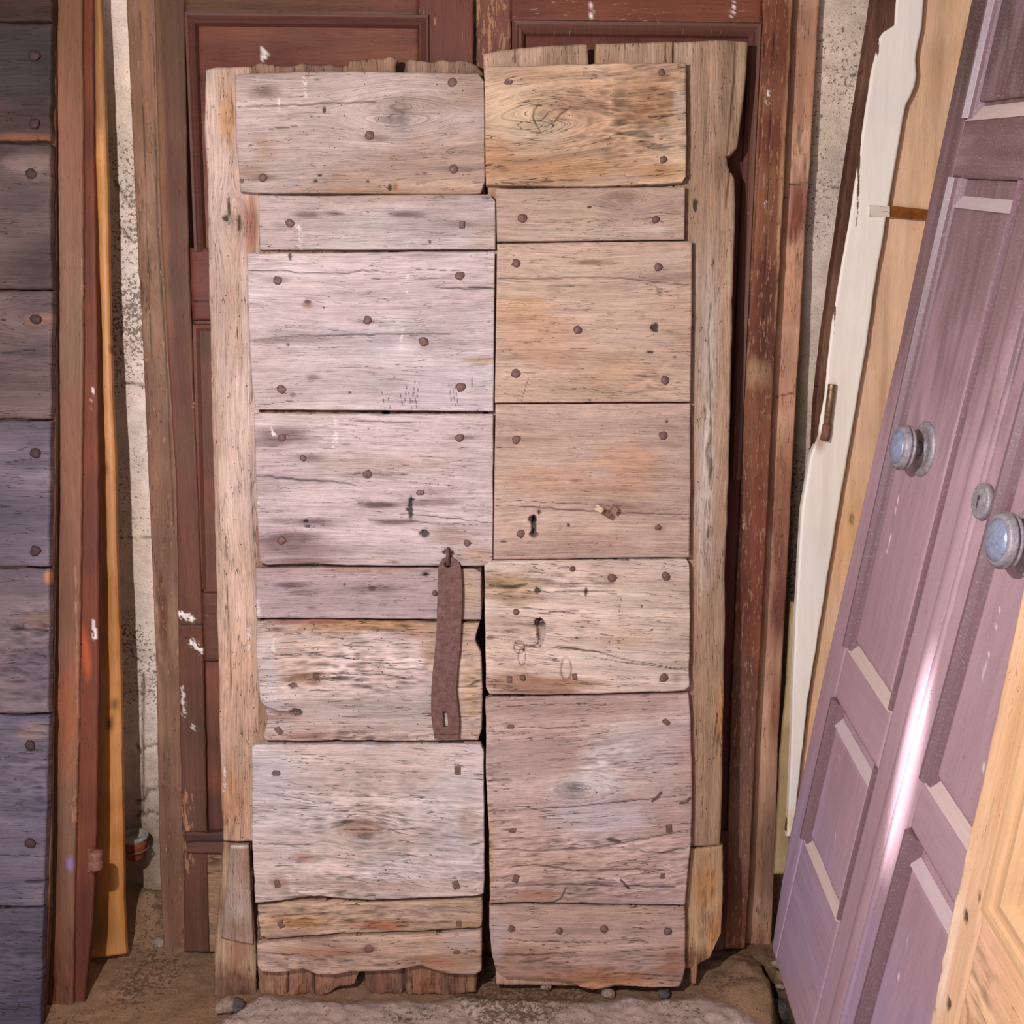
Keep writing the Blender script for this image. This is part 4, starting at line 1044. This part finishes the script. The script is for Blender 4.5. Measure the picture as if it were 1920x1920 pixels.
plank('R6', DR, FR, [(910, 1312), (920, 1307), (1000, 1307), (1160, 1304), (1292, 1301)], [(918, 1694), (1000, 1693), (1120, 1696), (1285, 1698)], left=[(911, 1400), (911, 1456), (917, 1560), (918, 1620)], right=[(1295, 1352), (1299, 1473), (1297, 1574), (1289, 1647)], z=.001,
      col=(200, 172, 166), col2=(194, 162, 152), var=.30, slant=-.05, chk=.6, amp=.0010, rough=.0018,
      feats=[('stain', 1130, 1420, 60, 60, (214, 196, 192), .85), ('stain', 1110, 1470, 90, 40, (214, 200, 198), .85), ('stain', 1180, 1390, 50, 50, (212, 196, 192), .7), ('stain', 1230, 1420, 60, 90, (204, 184, 182), .6), ('stain', 1120, 1530, 110, 40, (208, 192, 194), .7), ('knot', 1085, 1482, 20, .0006), ('rot', 1110, 1470, 100, 40, .0016), ('rot', 1130, 1410, 60, 40, .0010),
             ('crack', [(912, 1522), (1000, 1518), (1100, 1510), (1200, 1500), (1299, 1490)], .0015, .002), ('crack', [(950, 1362), (1040, 1366), (1105, 1360)], .0013, .0013), ('crack', [(912, 1371), (1000, 1376)], .0010, .001), ('crack', [(918, 1325), (1010, 1322), (1100, 1318)], .0012, .0012), ('crack', [(915, 1465), (960, 1462)], .003, .003), ('rot', 930, 1465, 30, 14, .003), ('rot', 960, 1550, 50, 20, .0030), ('crack', [(920, 1594), (960, 1592), (1000, 1597), (1100, 1590), (1140, 1586), (1298, 1556)], .0022, .003),
             ('rot', 1100, 1590, 200, 30, .0042), ('rot', 1100, 1650, 200, 44, .0036), ('stain', 1060, 1620, 140, 40, (178, 144, 118), .6), ('crack', [(1140, 1574), (1165, 1580)], .006, .005), ('crack', [(920, 1663), (1000, 1661), (1070, 1658), (1150, 1662), (1285, 1664)], .0020, .003), ('crack', [(930, 1628), (1000, 1622), (1080, 1632), (1200, 1630), (1286, 1634)], .0018, .002), ('crack', [(1200, 1596), (1240, 1600), (1290, 1590)], .0026, .003),
             ('stain', 1010, 1680, 60, 16, (176, 124, 98), .7), ('crack', [(1062, 1664), (1054, 1684), (1036, 1694), (968, 1695)], .002, .003), ('stain', 920, 1600, 10, 110, (190, 154, 124), .8), ('rot', 918, 1500, 8, 200, .003), ('stain', 1000, 1420, 110, 60, (182, 150, 144), .6), ('stain', 957, 1361, 16, 8, (120, 84, 76), .4), ('rot', 1270, 1640, 30, 40, .004), ('chk', 1000, 1540, 120, 60, 1.3), ('chk', 1100, 1640, 220, 70, 1.3)])
plank('R7', DR, FR, [(917, 1700), (1000, 1697), (1120, 1699), (1285, 1701)], [(930, 1822), (945, 1833), (1000, 1836), (1060, 1841), (1085, 1850), (1110, 1856), (1161, 1850), (1230, 1852), (1274, 1851)], left=[(917, 1737), (922, 1790)], right=[(1286, 1760), (1286, 1815), (1280, 1840)], z=-.001,
      col=(188, 156, 142), col2=(178, 140, 120), var=.30, chk=.7, amp=.0012, rough=.002, rnd=.005,
      feats=[('stain', 1100, 1835, 200, 26, (172, 116, 90), .8), ('stain', 1150, 1838, 110, 16, (180, 126, 84), .6), ('crack', [(940, 1758), (980, 1764), (1060, 1766), (1140, 1768)], .0014, .0016), ('crack', [(920, 1790), (1000, 1791), (1080, 1786)], .0024, .003), ('crack', [(1130, 1788), (1285, 1776)], .0014, .0016), ('crack', [(1178, 1768), (1200, 1764), (1216, 1768)], .0022, .003), ('stain', 1100, 1715, 180, 14, (194, 160, 138), .6), ('crack', [(1150, 1825), (1284, 1832)], .0014, .002),
             ('rot', 1100, 1810, 200, 30, .0022), ('stain', 930, 1760, 20, 60, (192, 172, 170), .6), ('stain', 1262, 1810, 26, 40, (160, 104, 84), .6), ('rot', 1100, 1850, 200, 12, .005)])

# ---- nails: heads of wrought iron, each on the plank it holds
ROUND = [(.0098, -.004), (.0098, .0012), (.0082, .0036), (.0050, .0052), (.0015, .0058)]


def nail(key, x, y, shape='round', s=1.0, ang=0.0):
    fr = FL if key[0] == 'L' else FR
    u, v = fr.px(x, y)
    sd = int(x * 7 + y * 3) % 9999
    if shape == 'round':
        me = lathe('nail', ROUND, 9, wob=.34, seed=sd, smooth=False)
        me.transform(Matrix.Diagonal((s, s * .96, 1, 1)))
    elif shape == 'square':
        me = prism('nail', [(-.007, -.009), (.007, -.0095), (.0075, .009), (-.0065, .0095)], -.004, .0035, .0016)
        me.transform(Matrix.Diagonal((s, s, 1, 1)))
    else:
        me = prism('nail', [(-.0095, -.002), (-.006, -.0058), (.006, -.006), (.0098, -.0015), (.0085, .0045), (-.005, .0058)], -.004, .003, .0014)
        me.transform(Matrix.Diagonal((s, s, 1, 1)))
    zz = {'L1': .003, 'L4': .003, 'L2': -.003, 'L7': .003, 'L8': -.006, 'R1': .003, 'R5': .003}.get(key, 0)
    me.transform(Matrix.Translation((u, v, zz)) @ Matrix.Rotation(ang, 4, 'Z'))
    link('nail', me, M_NAIL, PL[key])


for row in (('L1', 848, 156), ('L1', 693, 255), ('L1', 851, 318), ('L1', 494, 334), ('L2', 543, 418), ('L2', 866, 421, 'square', .8), ('L3', 521, 526), ('L3', 862, 517), ('L3', 690, 601), ('L3', 795, 640, 'round', 1.08),
            ('L3', 528, 730), ('L3', 864, 726, 'round', 1.05), ('L4', 529, 821), ('L4', 862, 821), ('L4', 569, 859, 'round', .7), ('L4', 690, 889), ('L4', 788, 923, 'flat', .95), ('L4', 529, 1013), ('L4', 876, 1018, 'round', .85), ('L5', 815, 1112, 'round', .6),
            ('L6', 523, 1369, 'flat', 1.15, -.8), ('L7', 518, 1448, 'flat', 1.0), ('L7', 858, 1443, 'square', .95), ('L7', 520, 1656, 'square', .85, .3), ('L7', 855, 1658, 'square', 1.0, .35), ('L8', 526, 1736, 'square', .9, .4), ('L8', 860, 1733, 'square', .8), ('L9', 692, 1778, 'round', 1.0), ('L9', 856, 1784, 'flat', .9),
            ('R1', 953, 155, 'flat', .95), ('R1', 1243, 301, 'round', .9), ('R1', 1240, 138, 'round', .8), ('R2', 979, 409, 'round', .95), ('R2', 1229, 412, 'round', .8), ('R3', 967, 494, 'round', .9), ('R3', 1234, 501, 'round', .9), ('R3', 1083, 619, 'round', .95), ('R3', 967, 701), ('R3', 1247, 713), ('R4', 968, 824), ('R4', 1243, 817), ('R4', 976, 1001), ('R4', 1234, 989, 'round', .7),
            ('R5', 1147, 1083, 'round', .95), ('R5', 1248, 1080), ('R5', 1073, 1066, 'round', .65), ('R5', 968, 1147, 'round', .75), ('R5', 955, 1273, 'square', .8), ('R5', 980, 1270, 'round', .75), ('R5', 1077, 1268, 'square', .75, .2), ('R5', 1244, 1270), ('R6', 957, 1362, 'flat', .85), ('R6', 1249, 1353, 'flat', 1.05, -.6), ('R6', 961, 1556, 'flat', 1.0), ('R6', 1254, 1553, 'square', .95, .1), ('R6', 967, 1647, 'square', .95, -.3), ('R6', 1242, 1642, 'square', .7),
            ('R7', 959, 1741, 'round', .8), ('R7', 1049, 1745, 'round', .8), ('R7', 1132, 1742, 'round', .95), ('R7', 1252, 1746, 'round', .9)):
    nail(*row)
for pts in ([(1222, 1502), (1230, 1494), (1240, 1484)], [(1274, 1506), (1286, 1502), (1294, 1494)], [(1163, 1648), (1170, 1656), (1178, 1664)]):
    q = FR.pts(pts)
    link('bent_nail', tube('bent_nail', [(q[0][0], q[0][1], .001), (q[1][0], q[1][1], .005), (q[2][0], q[2][1], .0035)], .0026, 6), M_NAIL, PL['R6'])
u, v = FL.px(454, 340)
me = lathe('nail', [(.005, -.003), (.005, .002), (.003, .003)], 8, wob=.3)
me.transform(Matrix.Translation((u, v, .002)))
link('nail', me, M_NAIL, PL['L1'])

# broken wooden peg with its end grain splayed
u, v = FR.px(1143, 958)
pegs = [((-.020, .004), (.016, .012), .016), ((-.004, -.006), (.012, .011), .026), ((.008, .004), (.011, .014), .020)]
for i, ((ox, oy), (sx, sy), hz) in enumerate(pegs):
    me = prism('peg', [(-sx * .6, -sy * .55), (sx * .5, -sy * .6), (sx * .62, sy * .4), (-sx * .5, sy * .62)], -.004, hz, .002)
    me.transform(Matrix.Translation((u + ox, v + oy, 0)) @ Matrix.Rotation(-.45, 4, 'Z') @ Matrix.Rotation(-.25 + .2 * i, 4, 'Y'))
    plain(me, ((206, 178, 156), (120, 88, 70), (150, 116, 94))[i], 0, 'h', .6)
    link('broken_peg', me, M_OAK, PL['R4'], 'splintered stub of a wooden peg')

# iron strap (hasp) hanging from a staple
ZS = .013
outer = [(822, 1068), (821, 1110), (819, 1180), (815, 1230), (811, 1268), (809, 1300), (809, 1335), (811, 1358), (814, 1376), (860, 1377), (861, 1350), (858, 1325), (855, 1295), (857, 1258), (862, 1215), (864, 1180), (866, 1130), (866, 1100), (864, 1066), (860, 1054), (850, 1046), (840, 1044), (830, 1048), (824, 1057)]
o_pts = [tuple(p_) for p_ in FL.pts(outer, ZS)]
cx, cy = FL.px(840, 1057, ZS)
ring = [(cx + .0085 * math.cos(a), cy + .0085 * math.sin(a)) for a in np.linspace(0, 2 * math.pi, 14, endpoint=False)]
slot = [tuple(p_) for p_ in FL.pts([(829, 1333), (839, 1333), (841, 1362), (831, 1363)], ZS)]
strap = link('iron_strap', plate_mesh('iron_strap', o_pts, [ring, slot], ZS - .0025, ZS + .0025), M_IRON, DL, 'rusty brown iron strap with a slot near its lower end')
q = FL.pts([(814, 1376), (860, 1376), (862, 1383), (815, 1384)], ZS)
lip = prism('bent_lip', q[::-1], ZS - .001, ZS + .008, .001)
link('bent_lip', lip, M_IRON, strap)
st = FL.pts([(832, 1034), (832, 1034), (848, 1034), (848, 1034)])
link('staple', tube('staple', [(st[0][0], st[0][1], -.004), (st[0][0], st[0][1], .012), (st[0][0] + .004, st[0][1] + .005, .016), (st[2][0] - .004, st[2][1] + .005, .016), (st[2][0], st[2][1], .012), (st[2][0], st[2][1], -.004)], .0028, 7), M_IRON, DL)
a0, a1 = FL.px(840, 1030, .018), FL.px(840, 1057, .018)
link('staple_link', tube('staple_link', [(a0[0], a0[1], .010), (a0[0], a0[1], .020), (a1[0], a1[1] + .006, .022), (a1[0], a1[1], .014), (a1[0], a1[1], .006), (a1[0], a1[1] + .016, .006), (a0[0], a0[1], .010)], .0042, 8), M_IRON, DL)

# ================================================================ things leaning at the right
# white painted casement stile with a hinge pin
wfm = leaning(.68, 2.10, 3.0)
tw = thing('white_painted_board', 'white-painted old door edge leaning, paint flaked along both edges, with hinge pin', 'board', wfm)
wl = [(1638, 0), (1614, 150), (1590, 300), (1567, 467), (1543, 640), (1530, 760), (1520, 853), (1503, 957), (1493, 1140), (1487, 1280), (1483, 1420)]
wr = [(1733, 0), (1729, 50), (1723, 80), (1718, 110), (1719, 140), (1716, 162), (1709, 180), (1700, 197), (1690, 250), (1667, 383), (1640, 547), (1627, 640), (1603, 780), (1580, 917), (1553, 1080), (1527, 1240), (1514, 1320)]
wp = [(1681, 0), (1678, 46), (1656, 60), (1648, 72), (1642, 100), (1634, 133), (1618, 240), (1598, 383), (1578, 500), (1561, 600), (1546, 740), (1534, 815), (1520, 856)] + wl[7:]
board('painted_face', tw, wfm, [(1690, -60), (1740, -60)], [(1476, 1570), (1488, 1570)], left=wp, right=wr, z=0, th=.018, grain='v', col=(246, 232, 220), col2=(242, 230, 222), var=.06, amp=.0003,
      mat=M_WHITE, res=(.0022, .004), rnd=.004, rough=.0012, chk=0, wear=.02,
      feats=[('wear', 1645, 80, 8, 40, .7), ('wear', 1612, 280, 5, 300, .62), ('wear', 1566, 560, 5, 160, .62),
             ('stain', 1538, 826, 14, 26, (150, 92, 70), .8), ('stain', 1480, 1540, 16, 30, (206, 176, 120), .6), ('stain', 1560, 900, 40, 300, (232, 214, 192), .5)])
board('bare_edge', tw, wfm, [(1645, -60), (1700, -60)], [(1474, 1560), (1484, 1560)], left=wl[:6] + [(x + 6, y) for x, y in wl[6:]], z=-.004, th=.03, grain='v', col=(108, 72, 54), col2=(86, 52, 38), var=.4,
      mat=M_DARK, res=(.004, .008), chk=.8)
board('side_strip', tw, wfm, [(1484, 1130), (1500, 1130)], [(1452, 1640), (1490, 1640)], left=[(1476, 1280), (1465, 1400), (1457, 1560)], z=-.018, th=.012, grain='v', col=(168, 144, 106), col2=(150, 124, 88), var=.25,
      mat=M_PINE, res=(.003, .006), chk=.2, feats=[('crack', [(1458, 1524), (1490, 1520)], .002, .003)])
a0, a1 = wfm.px(1560, 722, .008), wfm.px(1551, 796, .008)
b0 = wfm.px(1546, 826, .008)
link('hinge_pin', tube('hinge_pin', [(*(a0 + (a0 - a1) * .02), .008), (*a0, .008), (*a1, .008)], .0085, 12), M_BRASS, tw, 'brassy hinge pin')
link('hinge_collar', tube('hinge_collar', [(*a1, .008), (*(a1 * .7 + b0 * .3), .008), (*(a1 * .6 + b0 * .4), .009), (*b0, .008)], .0096, 12), M_RUST, tw)
q = wfm.pts([(1629, 385), (1668, 387), (1668, 407), (1628, 407)])
plate = prism('hinge_plate', q[::-1], -.004, .0032, .0008)
link('hinge_plate', plain(plate, (222, 202, 188), .42), M_WHITE, tw, 'hinge plate under chipped white paint')
q = wfm.pts([(1660, 385), (1742, 393), (1738, 413), (1658, 406)], -.003)
link('hinge_strap', prism('hinge_strap', q[::-1], -.006, -.001, .001), spot_mat('brown_varnished_strap', (146, 86, 34), (112, 60, 26), 50, .45), tw, 'bare brown hinge strap')

# pale pine board
pfm = leaning(.86, 2.125, 3.0)
tpn = thing('pine_board', 'pale orange-brown pine board leaning between the white board and the purple door', 'board', pfm)
board('board_face', tpn, pfm, [(1715, -60), (1850, -60)], [(1490, 1560), (1520, 1560)], left=[(1702, 0), (1640, 380), (1590, 760), (1540, 1100), (1500, 1400)], right=[(1830, 0), (1790, 400), (1720, 800), (1640, 1200), (1580, 1400)],
      z=0, th=.02, grain='v', col=(228, 184, 150), col2=(220, 168, 126), c2s=(8, 3), var=.22, mat=M_PINE, res=(.003, .006), chk=.1,
      feats=[('knot', 1745, 480, 12, .0005), ('stain', 1740, 290, 30, 60, (214, 174, 138), .6), ('stain', 1660, 740, 20, 60, (208, 150, 112), .5), ('hole', 1598, 973, 5, 12, .002), ('stain', 1597, 1000, 16, 200, (196, 158, 108), .5),
             ('stain', 1760, 140, 20, 90, (186, 138, 96), .5)])

# ---- purple panelled door, two narrow leaves, standing edge-on at the right
pu = c2w(np.array([29, -660, 1850.]))
pv = -c2w(np.array([-480, 5185, 1850.]))
PO = floor_at(1447, 1783, .13)


class LFrame(Frame):
    pass


PF = Frame(PO, -pu, pv)
C_P = (172, 140, 150)


def sub(fr, x, y=0.0, z=0.0):
    return Frame(fr.O + fr.u * x + fr.v * y + fr.n * z, fr.u, fr.v)


def bx(name, parent, x0, x1, y0, y1, z, th=.03, grain='v', col=C_P, feats=(), edge=None, **k):
    a = dict(local=True, z=z, th=th, grain=grain, col=col, col2=(166, 134, 142), c2s=(3, 2), var=.10, amp=.0003, res=(.0045, .006), rnd=.0025, rough=.0006, mat=M_PURPLE, chk=.12, wear=.18)
    a.update(k)
    tone_zones = [('stain', (x0 + x1) / 2 + .05, 1.95, .4, .5, (78, 58, 56), 1), ('stain', (x0 + x1) / 2 + .05, 1.55, .35, .32, (116, 90, 92), .75), ('stain', .1, .25, .3, .3, (168, 146, 178), .6)]  # darker colour towards the top; lilac daylight tint painted in low down
    feats = tone_zones + list(feats)
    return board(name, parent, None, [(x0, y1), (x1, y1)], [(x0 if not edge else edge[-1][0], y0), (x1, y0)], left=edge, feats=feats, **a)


def purple_leaf(parent, w, xa, xb, panels, ytop, ybot, edge=None):
    """stile, stile, rails, recessed panels with a moulding on their long sides and a sloping sill at the foot"""
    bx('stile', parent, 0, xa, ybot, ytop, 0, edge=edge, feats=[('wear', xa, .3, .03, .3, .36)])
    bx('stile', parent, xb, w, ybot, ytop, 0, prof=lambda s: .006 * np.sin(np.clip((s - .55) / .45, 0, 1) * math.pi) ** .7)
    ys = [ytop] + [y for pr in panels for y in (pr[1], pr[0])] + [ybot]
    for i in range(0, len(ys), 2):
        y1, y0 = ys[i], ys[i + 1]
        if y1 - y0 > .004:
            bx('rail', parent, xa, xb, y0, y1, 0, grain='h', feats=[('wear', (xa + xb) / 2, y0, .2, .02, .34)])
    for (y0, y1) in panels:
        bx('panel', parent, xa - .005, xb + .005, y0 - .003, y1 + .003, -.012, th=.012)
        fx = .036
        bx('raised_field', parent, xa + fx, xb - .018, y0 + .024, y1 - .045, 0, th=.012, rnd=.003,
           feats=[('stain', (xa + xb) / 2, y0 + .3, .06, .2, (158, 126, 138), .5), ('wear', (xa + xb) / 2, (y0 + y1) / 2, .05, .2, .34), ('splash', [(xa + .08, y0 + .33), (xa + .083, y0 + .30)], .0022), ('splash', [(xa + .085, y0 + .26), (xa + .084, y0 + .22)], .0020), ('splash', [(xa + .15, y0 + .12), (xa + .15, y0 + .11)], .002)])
        strip('moulding', parent, [(xa, y1), (xa, y0)], [(0, -.004), (.002, .004), (.006, .010), (.014, .011), (.018, .004), (.020, .001), (.023, .004), (.030, .001), (.036, -.013)], M_PURPLE, (118, 90, 98), .12)  # moulding colour darkened in place of shade in its grooves
        strip('moulding', parent, [(xb, y0), (xb, y1)], [(0, -.002), (.001, -.007), (.003, -.007), (.0045, .002), (.010, .003), (.0115, -.007), (.014, -.007), (.016, -.001), (.018, -.012)], M_PURPLE, (124, 94, 102), .10)  # darkened for groove shade as well
        me = raw('sill', [(xa + .01, y0 - .004, .003), (xb - .004, y0 - .004, .003), (xb - .012, y0 + .018, -.011), (xa + .03, y0 + .018, -.011), (xa + .01, y0 - .004, -.012), (xb - .004, y0 - .004, -.012)],
                 [(0, 1, 2, 3), (4, 5, 1, 0), (0, 3, 4), (1, 5, 2), (4, 3, 2, 5)])
        link('sill', plain(me, (196, 172, 166), .30, 'h'), M_PURPLE, parent, 'sloping sill under a panel, lit paleness in its colour')  # sill colour lightened to look lit, since it faces up
        yb = y1 - .046
        me = raw('field_bevel', [(xa + fx - .004, yb, .0005), (xb - .018, yb, .0005), (xb - .012, yb + .019, -.0115), (xa + fx - .010, yb + .019, -.0115), (xa + fx - .004, yb, -.012), (xb - .018, yb, -.012)],
                 [(0, 1, 2, 3), (4, 5, 1, 0), (0, 3, 4), (1, 5, 2), (4, 3, 2, 5)])
        link('field_bevel', plain(me, (190, 168, 170), .28, 'h'), M_PURPLE, parent, 'worn bevel along the top of a panel field, painted paler as if lit')  # light on the upward bevel is painted into its colour


KS = .978
pA = sub(PF, -.048 * KS)
dA = thing('purple_panelled_door_leaf', 'purple-brown panelled door leaf leaning at the right, with the upper round knob', 'door', pA)
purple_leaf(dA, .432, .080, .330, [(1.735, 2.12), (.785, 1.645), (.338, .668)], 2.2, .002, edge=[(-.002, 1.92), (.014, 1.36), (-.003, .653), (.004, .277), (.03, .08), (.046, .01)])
dA.scale = (KS,) * 3
pB = sub(PF, .390 * KS)
dB = thing('purple_panelled_door_leaf', 'purple-brown panelled door leaf nearer the camera, with keyhole plate and lower round knob', 'door', pB)
dB.scale = (KS,) * 3
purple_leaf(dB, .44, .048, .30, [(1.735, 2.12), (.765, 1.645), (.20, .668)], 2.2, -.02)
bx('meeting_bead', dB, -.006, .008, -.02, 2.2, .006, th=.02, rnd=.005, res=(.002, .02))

KN = [(.011, -.002), (.011, .020), (.020, .023), (.034, .026), (.037, .028), (.0375, .031), (.034, .033), (.0375, .035), (.0385, .038), (.035, .041), (.0355, .043), (.032, .045)]
RO = [(.046, -.002), (.046, .003), (.042, .006), (.034, .0065), (.030, .004), (.016, .004), (.0155, .007), (.011, .007), (.011, 0)]


def knob(parent, x, y, s=1.0):
    def at(me):
        me.transform(Matrix.Translation((x, y, 0)) @ Matrix.Diagonal((s, s, 1, 1)))
        return me
    k = link('knob', at(lathe('knob', KN + [(.029, .0455), (.0, .046)], 32)), M_ZINC, parent, 'grooved grey metal knob')
    link('knob_face', at(lathe('knob_face', [(.029, .044), (.0285, .047), (.02, .0505), (.008, .0525), (.001, .053)], 28)), M_BLUEGLASS, k, 'bluish domed face')
    link('rosette', at(lathe('rosette', RO, 32)), M_ZINC, parent, 'grey metal rosette')


knob(dA, .168 + .048, 1.218)
knob(dB, .548 - .390, 1.200)
x, y = .404 - .390 + .006, 1.209
es = lathe('keyhole_plate', [(.026, 0), (.026, .009), (.022, .0115), (.019, .0095), (.016, .0115), (.010, .012), (.0005, .012)], 26)
es.transform(Matrix.Translation((x, y, 0)))
esc = link('keyhole_plate', es, M_ZINC, dB, 'small round keyhole plate')
kh = prism('keyhole', [(-.002, -.010), (.002, -.010), (.0016, .001), (.0034, .004), (.002, .0085), (-.002, .0085), (-.0034, .004), (-.0016, .001)], .010, .0126)
kh.transform(Matrix.Translation((x, y, 0)))
link('keyhole', kh, M_DSTONE, esc)

# pale stripped door nearest at the right
v2 = -c2w(np.array([-131, 5185, 1850.]))
d2 = ray(1740, 1920)
O2 = CAM + d2 * (np.dot(PO + PF.n * .07 - CAM, PF.n) / np.dot(d2, PF.n))
GF = Frame(O2, -pu, v2)
tg = thing('stripped_pine_door', 'pale stripped panelled door in the lower right corner, in front of the purple door', 'door', sub(GF, 0, -.5))
gk = dict(local=True, mat=M_PINE, col=(206, 164, 130), col2=(198, 150, 112), c2s=(7, 3), var=.22, res=(.003, .005), chk=.25)
dy = .5
board('stile', tg, None, [(0, 2.0), (.060, 2.0)], [(0, -.0), (.060, -.0)], left=[(0, 1.2), (.002, .9), (-.001, .7), (.002, .55), (.004, .4)], z=0, th=.04, grain='v', rnd=.005, rough=.0015,
      feats=[('hole', .030, dy + .20, .006, .008, .002), ('hole', .035, dy + .07, .006, .009, .002), ('hole', .008, dy + .03, .003, .005, .003), ('rot', .003, dy + .1, .006, .2, .002), ('stain', .01, dy + .12, .02, .16, (226, 200, 180), .7),
             ('stain', .05, dy + .5, .03, .16, (190, 136, 88), .5), ('hole', .048, dy + .245, .003, .008, .002)], **gk)
board('rail', tg, None, [(.0615, dy + .236), (.50, dy + .236)], [(.0615, .0), (.50, .0)], z=-.001, th=.035, grain='h', rnd=.002, rough=.0008,
      feats=[('stain', .10, dy + .19, .04, .05, (200, 150, 122), .5), ('crack', [(.062, dy + .11), (.075, dy + .10), (.082, dy + .07), (.09, dy + .03)], .0022, .004), ('stain', .13, dy + .1, .05, .03, (150, 100, 66), .7), ('rot', .09, dy + .16, .04, .06, .0012)], **gk)
board('panel', tg, None, [(.13, 2.0), (.50, 2.0)], [(.13, dy + .30), (.50, dy + .30)], z=-.016, th=.012, grain='v', **{**gk, 'col': (178, 128, 82), 'res': .01})
gm = [(0, -.004), (.002, .004), (.012, .006), (.020, .006), (.022, .002), (.030, .003), (.044, .008), (.052, .006), (.056, -.002), (.060, -.016)]
strip('moulding', tg, [(.0615, 2.0), (.0615, dy + .237), (.50, dy + .237)], gm, M_PINE, (204, 162, 122), 0)

# ================================================================ rubble on the floor
rng = np.random.RandomState(5)


def stone(name, label, px_, size, mat, flat=.7, z=0.0, group=None):
    import bmesh
    bm = bmesh.new()
    bmesh.ops.create_icosphere(bm, subdivisions=2, radius=1.0)
    k = rng.rand(3) * 9
    for v_ in bm.verts:
        f = .62 + .75 * float(fbm(np.array([v_.co.x * 2.1 + k[0] + v_.co.z * 1.7]), np.array([v_.co.y * 2.1 + k[1]]), 77, 3)[0])
        v_.co = Vector((v_.co.x * f * size, v_.co.y * f * size * .8, (v_.co.z * f * flat + flat * .6) * size))
    me = bpy.data.meshes.new(name)
    bm.to_mesh(me)
    bm.free()
    o = link(name, me, mat)
    p_ = floor_at(*px_, z)
    o.location = (p_[0], p_[1], p_[2])
    o.rotation_euler = (0, 0, rng.rand() * 6)
    o['label'] = label
    o['category'] = 'stone'
    if group:
        o['group'] = group
    return o


stone('stone', 'pale chip of stone beside the foot of the purple door', (1455, 1812), .014, M_STONE, .6, .035)
stone('stone', 'small pale pebble below the bigger chip, beside the dark floor crack', (1463, 1852), .010, M_STONE, .6, .02)
stone('stone', 'brown lump of stone wedged under the purple door corner', (1472, 1838), .024, M_DSTONE, .6, .01)
stone('stone', 'dark lump of coal-like stone in the hollow of the floor at lower right', (1462, 1905), .030, M_DSTONE, .8, -.04)
stone('stone', 'grey lump of stone on the slab below the left patched post', (424, 1893), .026, M_STONE, .55, .004)
stone('stone', 'dark rounded stone right beside the grey lump at lower left', (446, 1890), .020, M_DSTONE, .7, .004)
stone('stone', 'grey stone under the bottom plank of the right leaf, near its middle', (1140, 1866), .017, M_STONE, .6, .004)
stone('stone', 'small dark stone under the right leaf, toward its right corner', (1245, 1868), .017, M_DSTONE, .7, .004)
stone('stone', 'pinkish stone under the left part of the right leaf', (1024, 1852), .014, M_STONE, .7, .006)
stone('stone', 'white plaster crumb on the slab at lower right', (1303, 1904), .013, M_STONE, .6, .006)
stone('stone', 'pale plaster crumb in front of the left leaf', (614, 1900), .009, M_STONE, .6, .006)
stone('stone', 'flat pale chip on the slab below the right leaf', (1092, 1887), .010, M_STONE, .4, .006)
stone('stone', 'rough stone at the wall foot beside the yellow board', (300, 1772), .020, M_STONE, .6, .004)
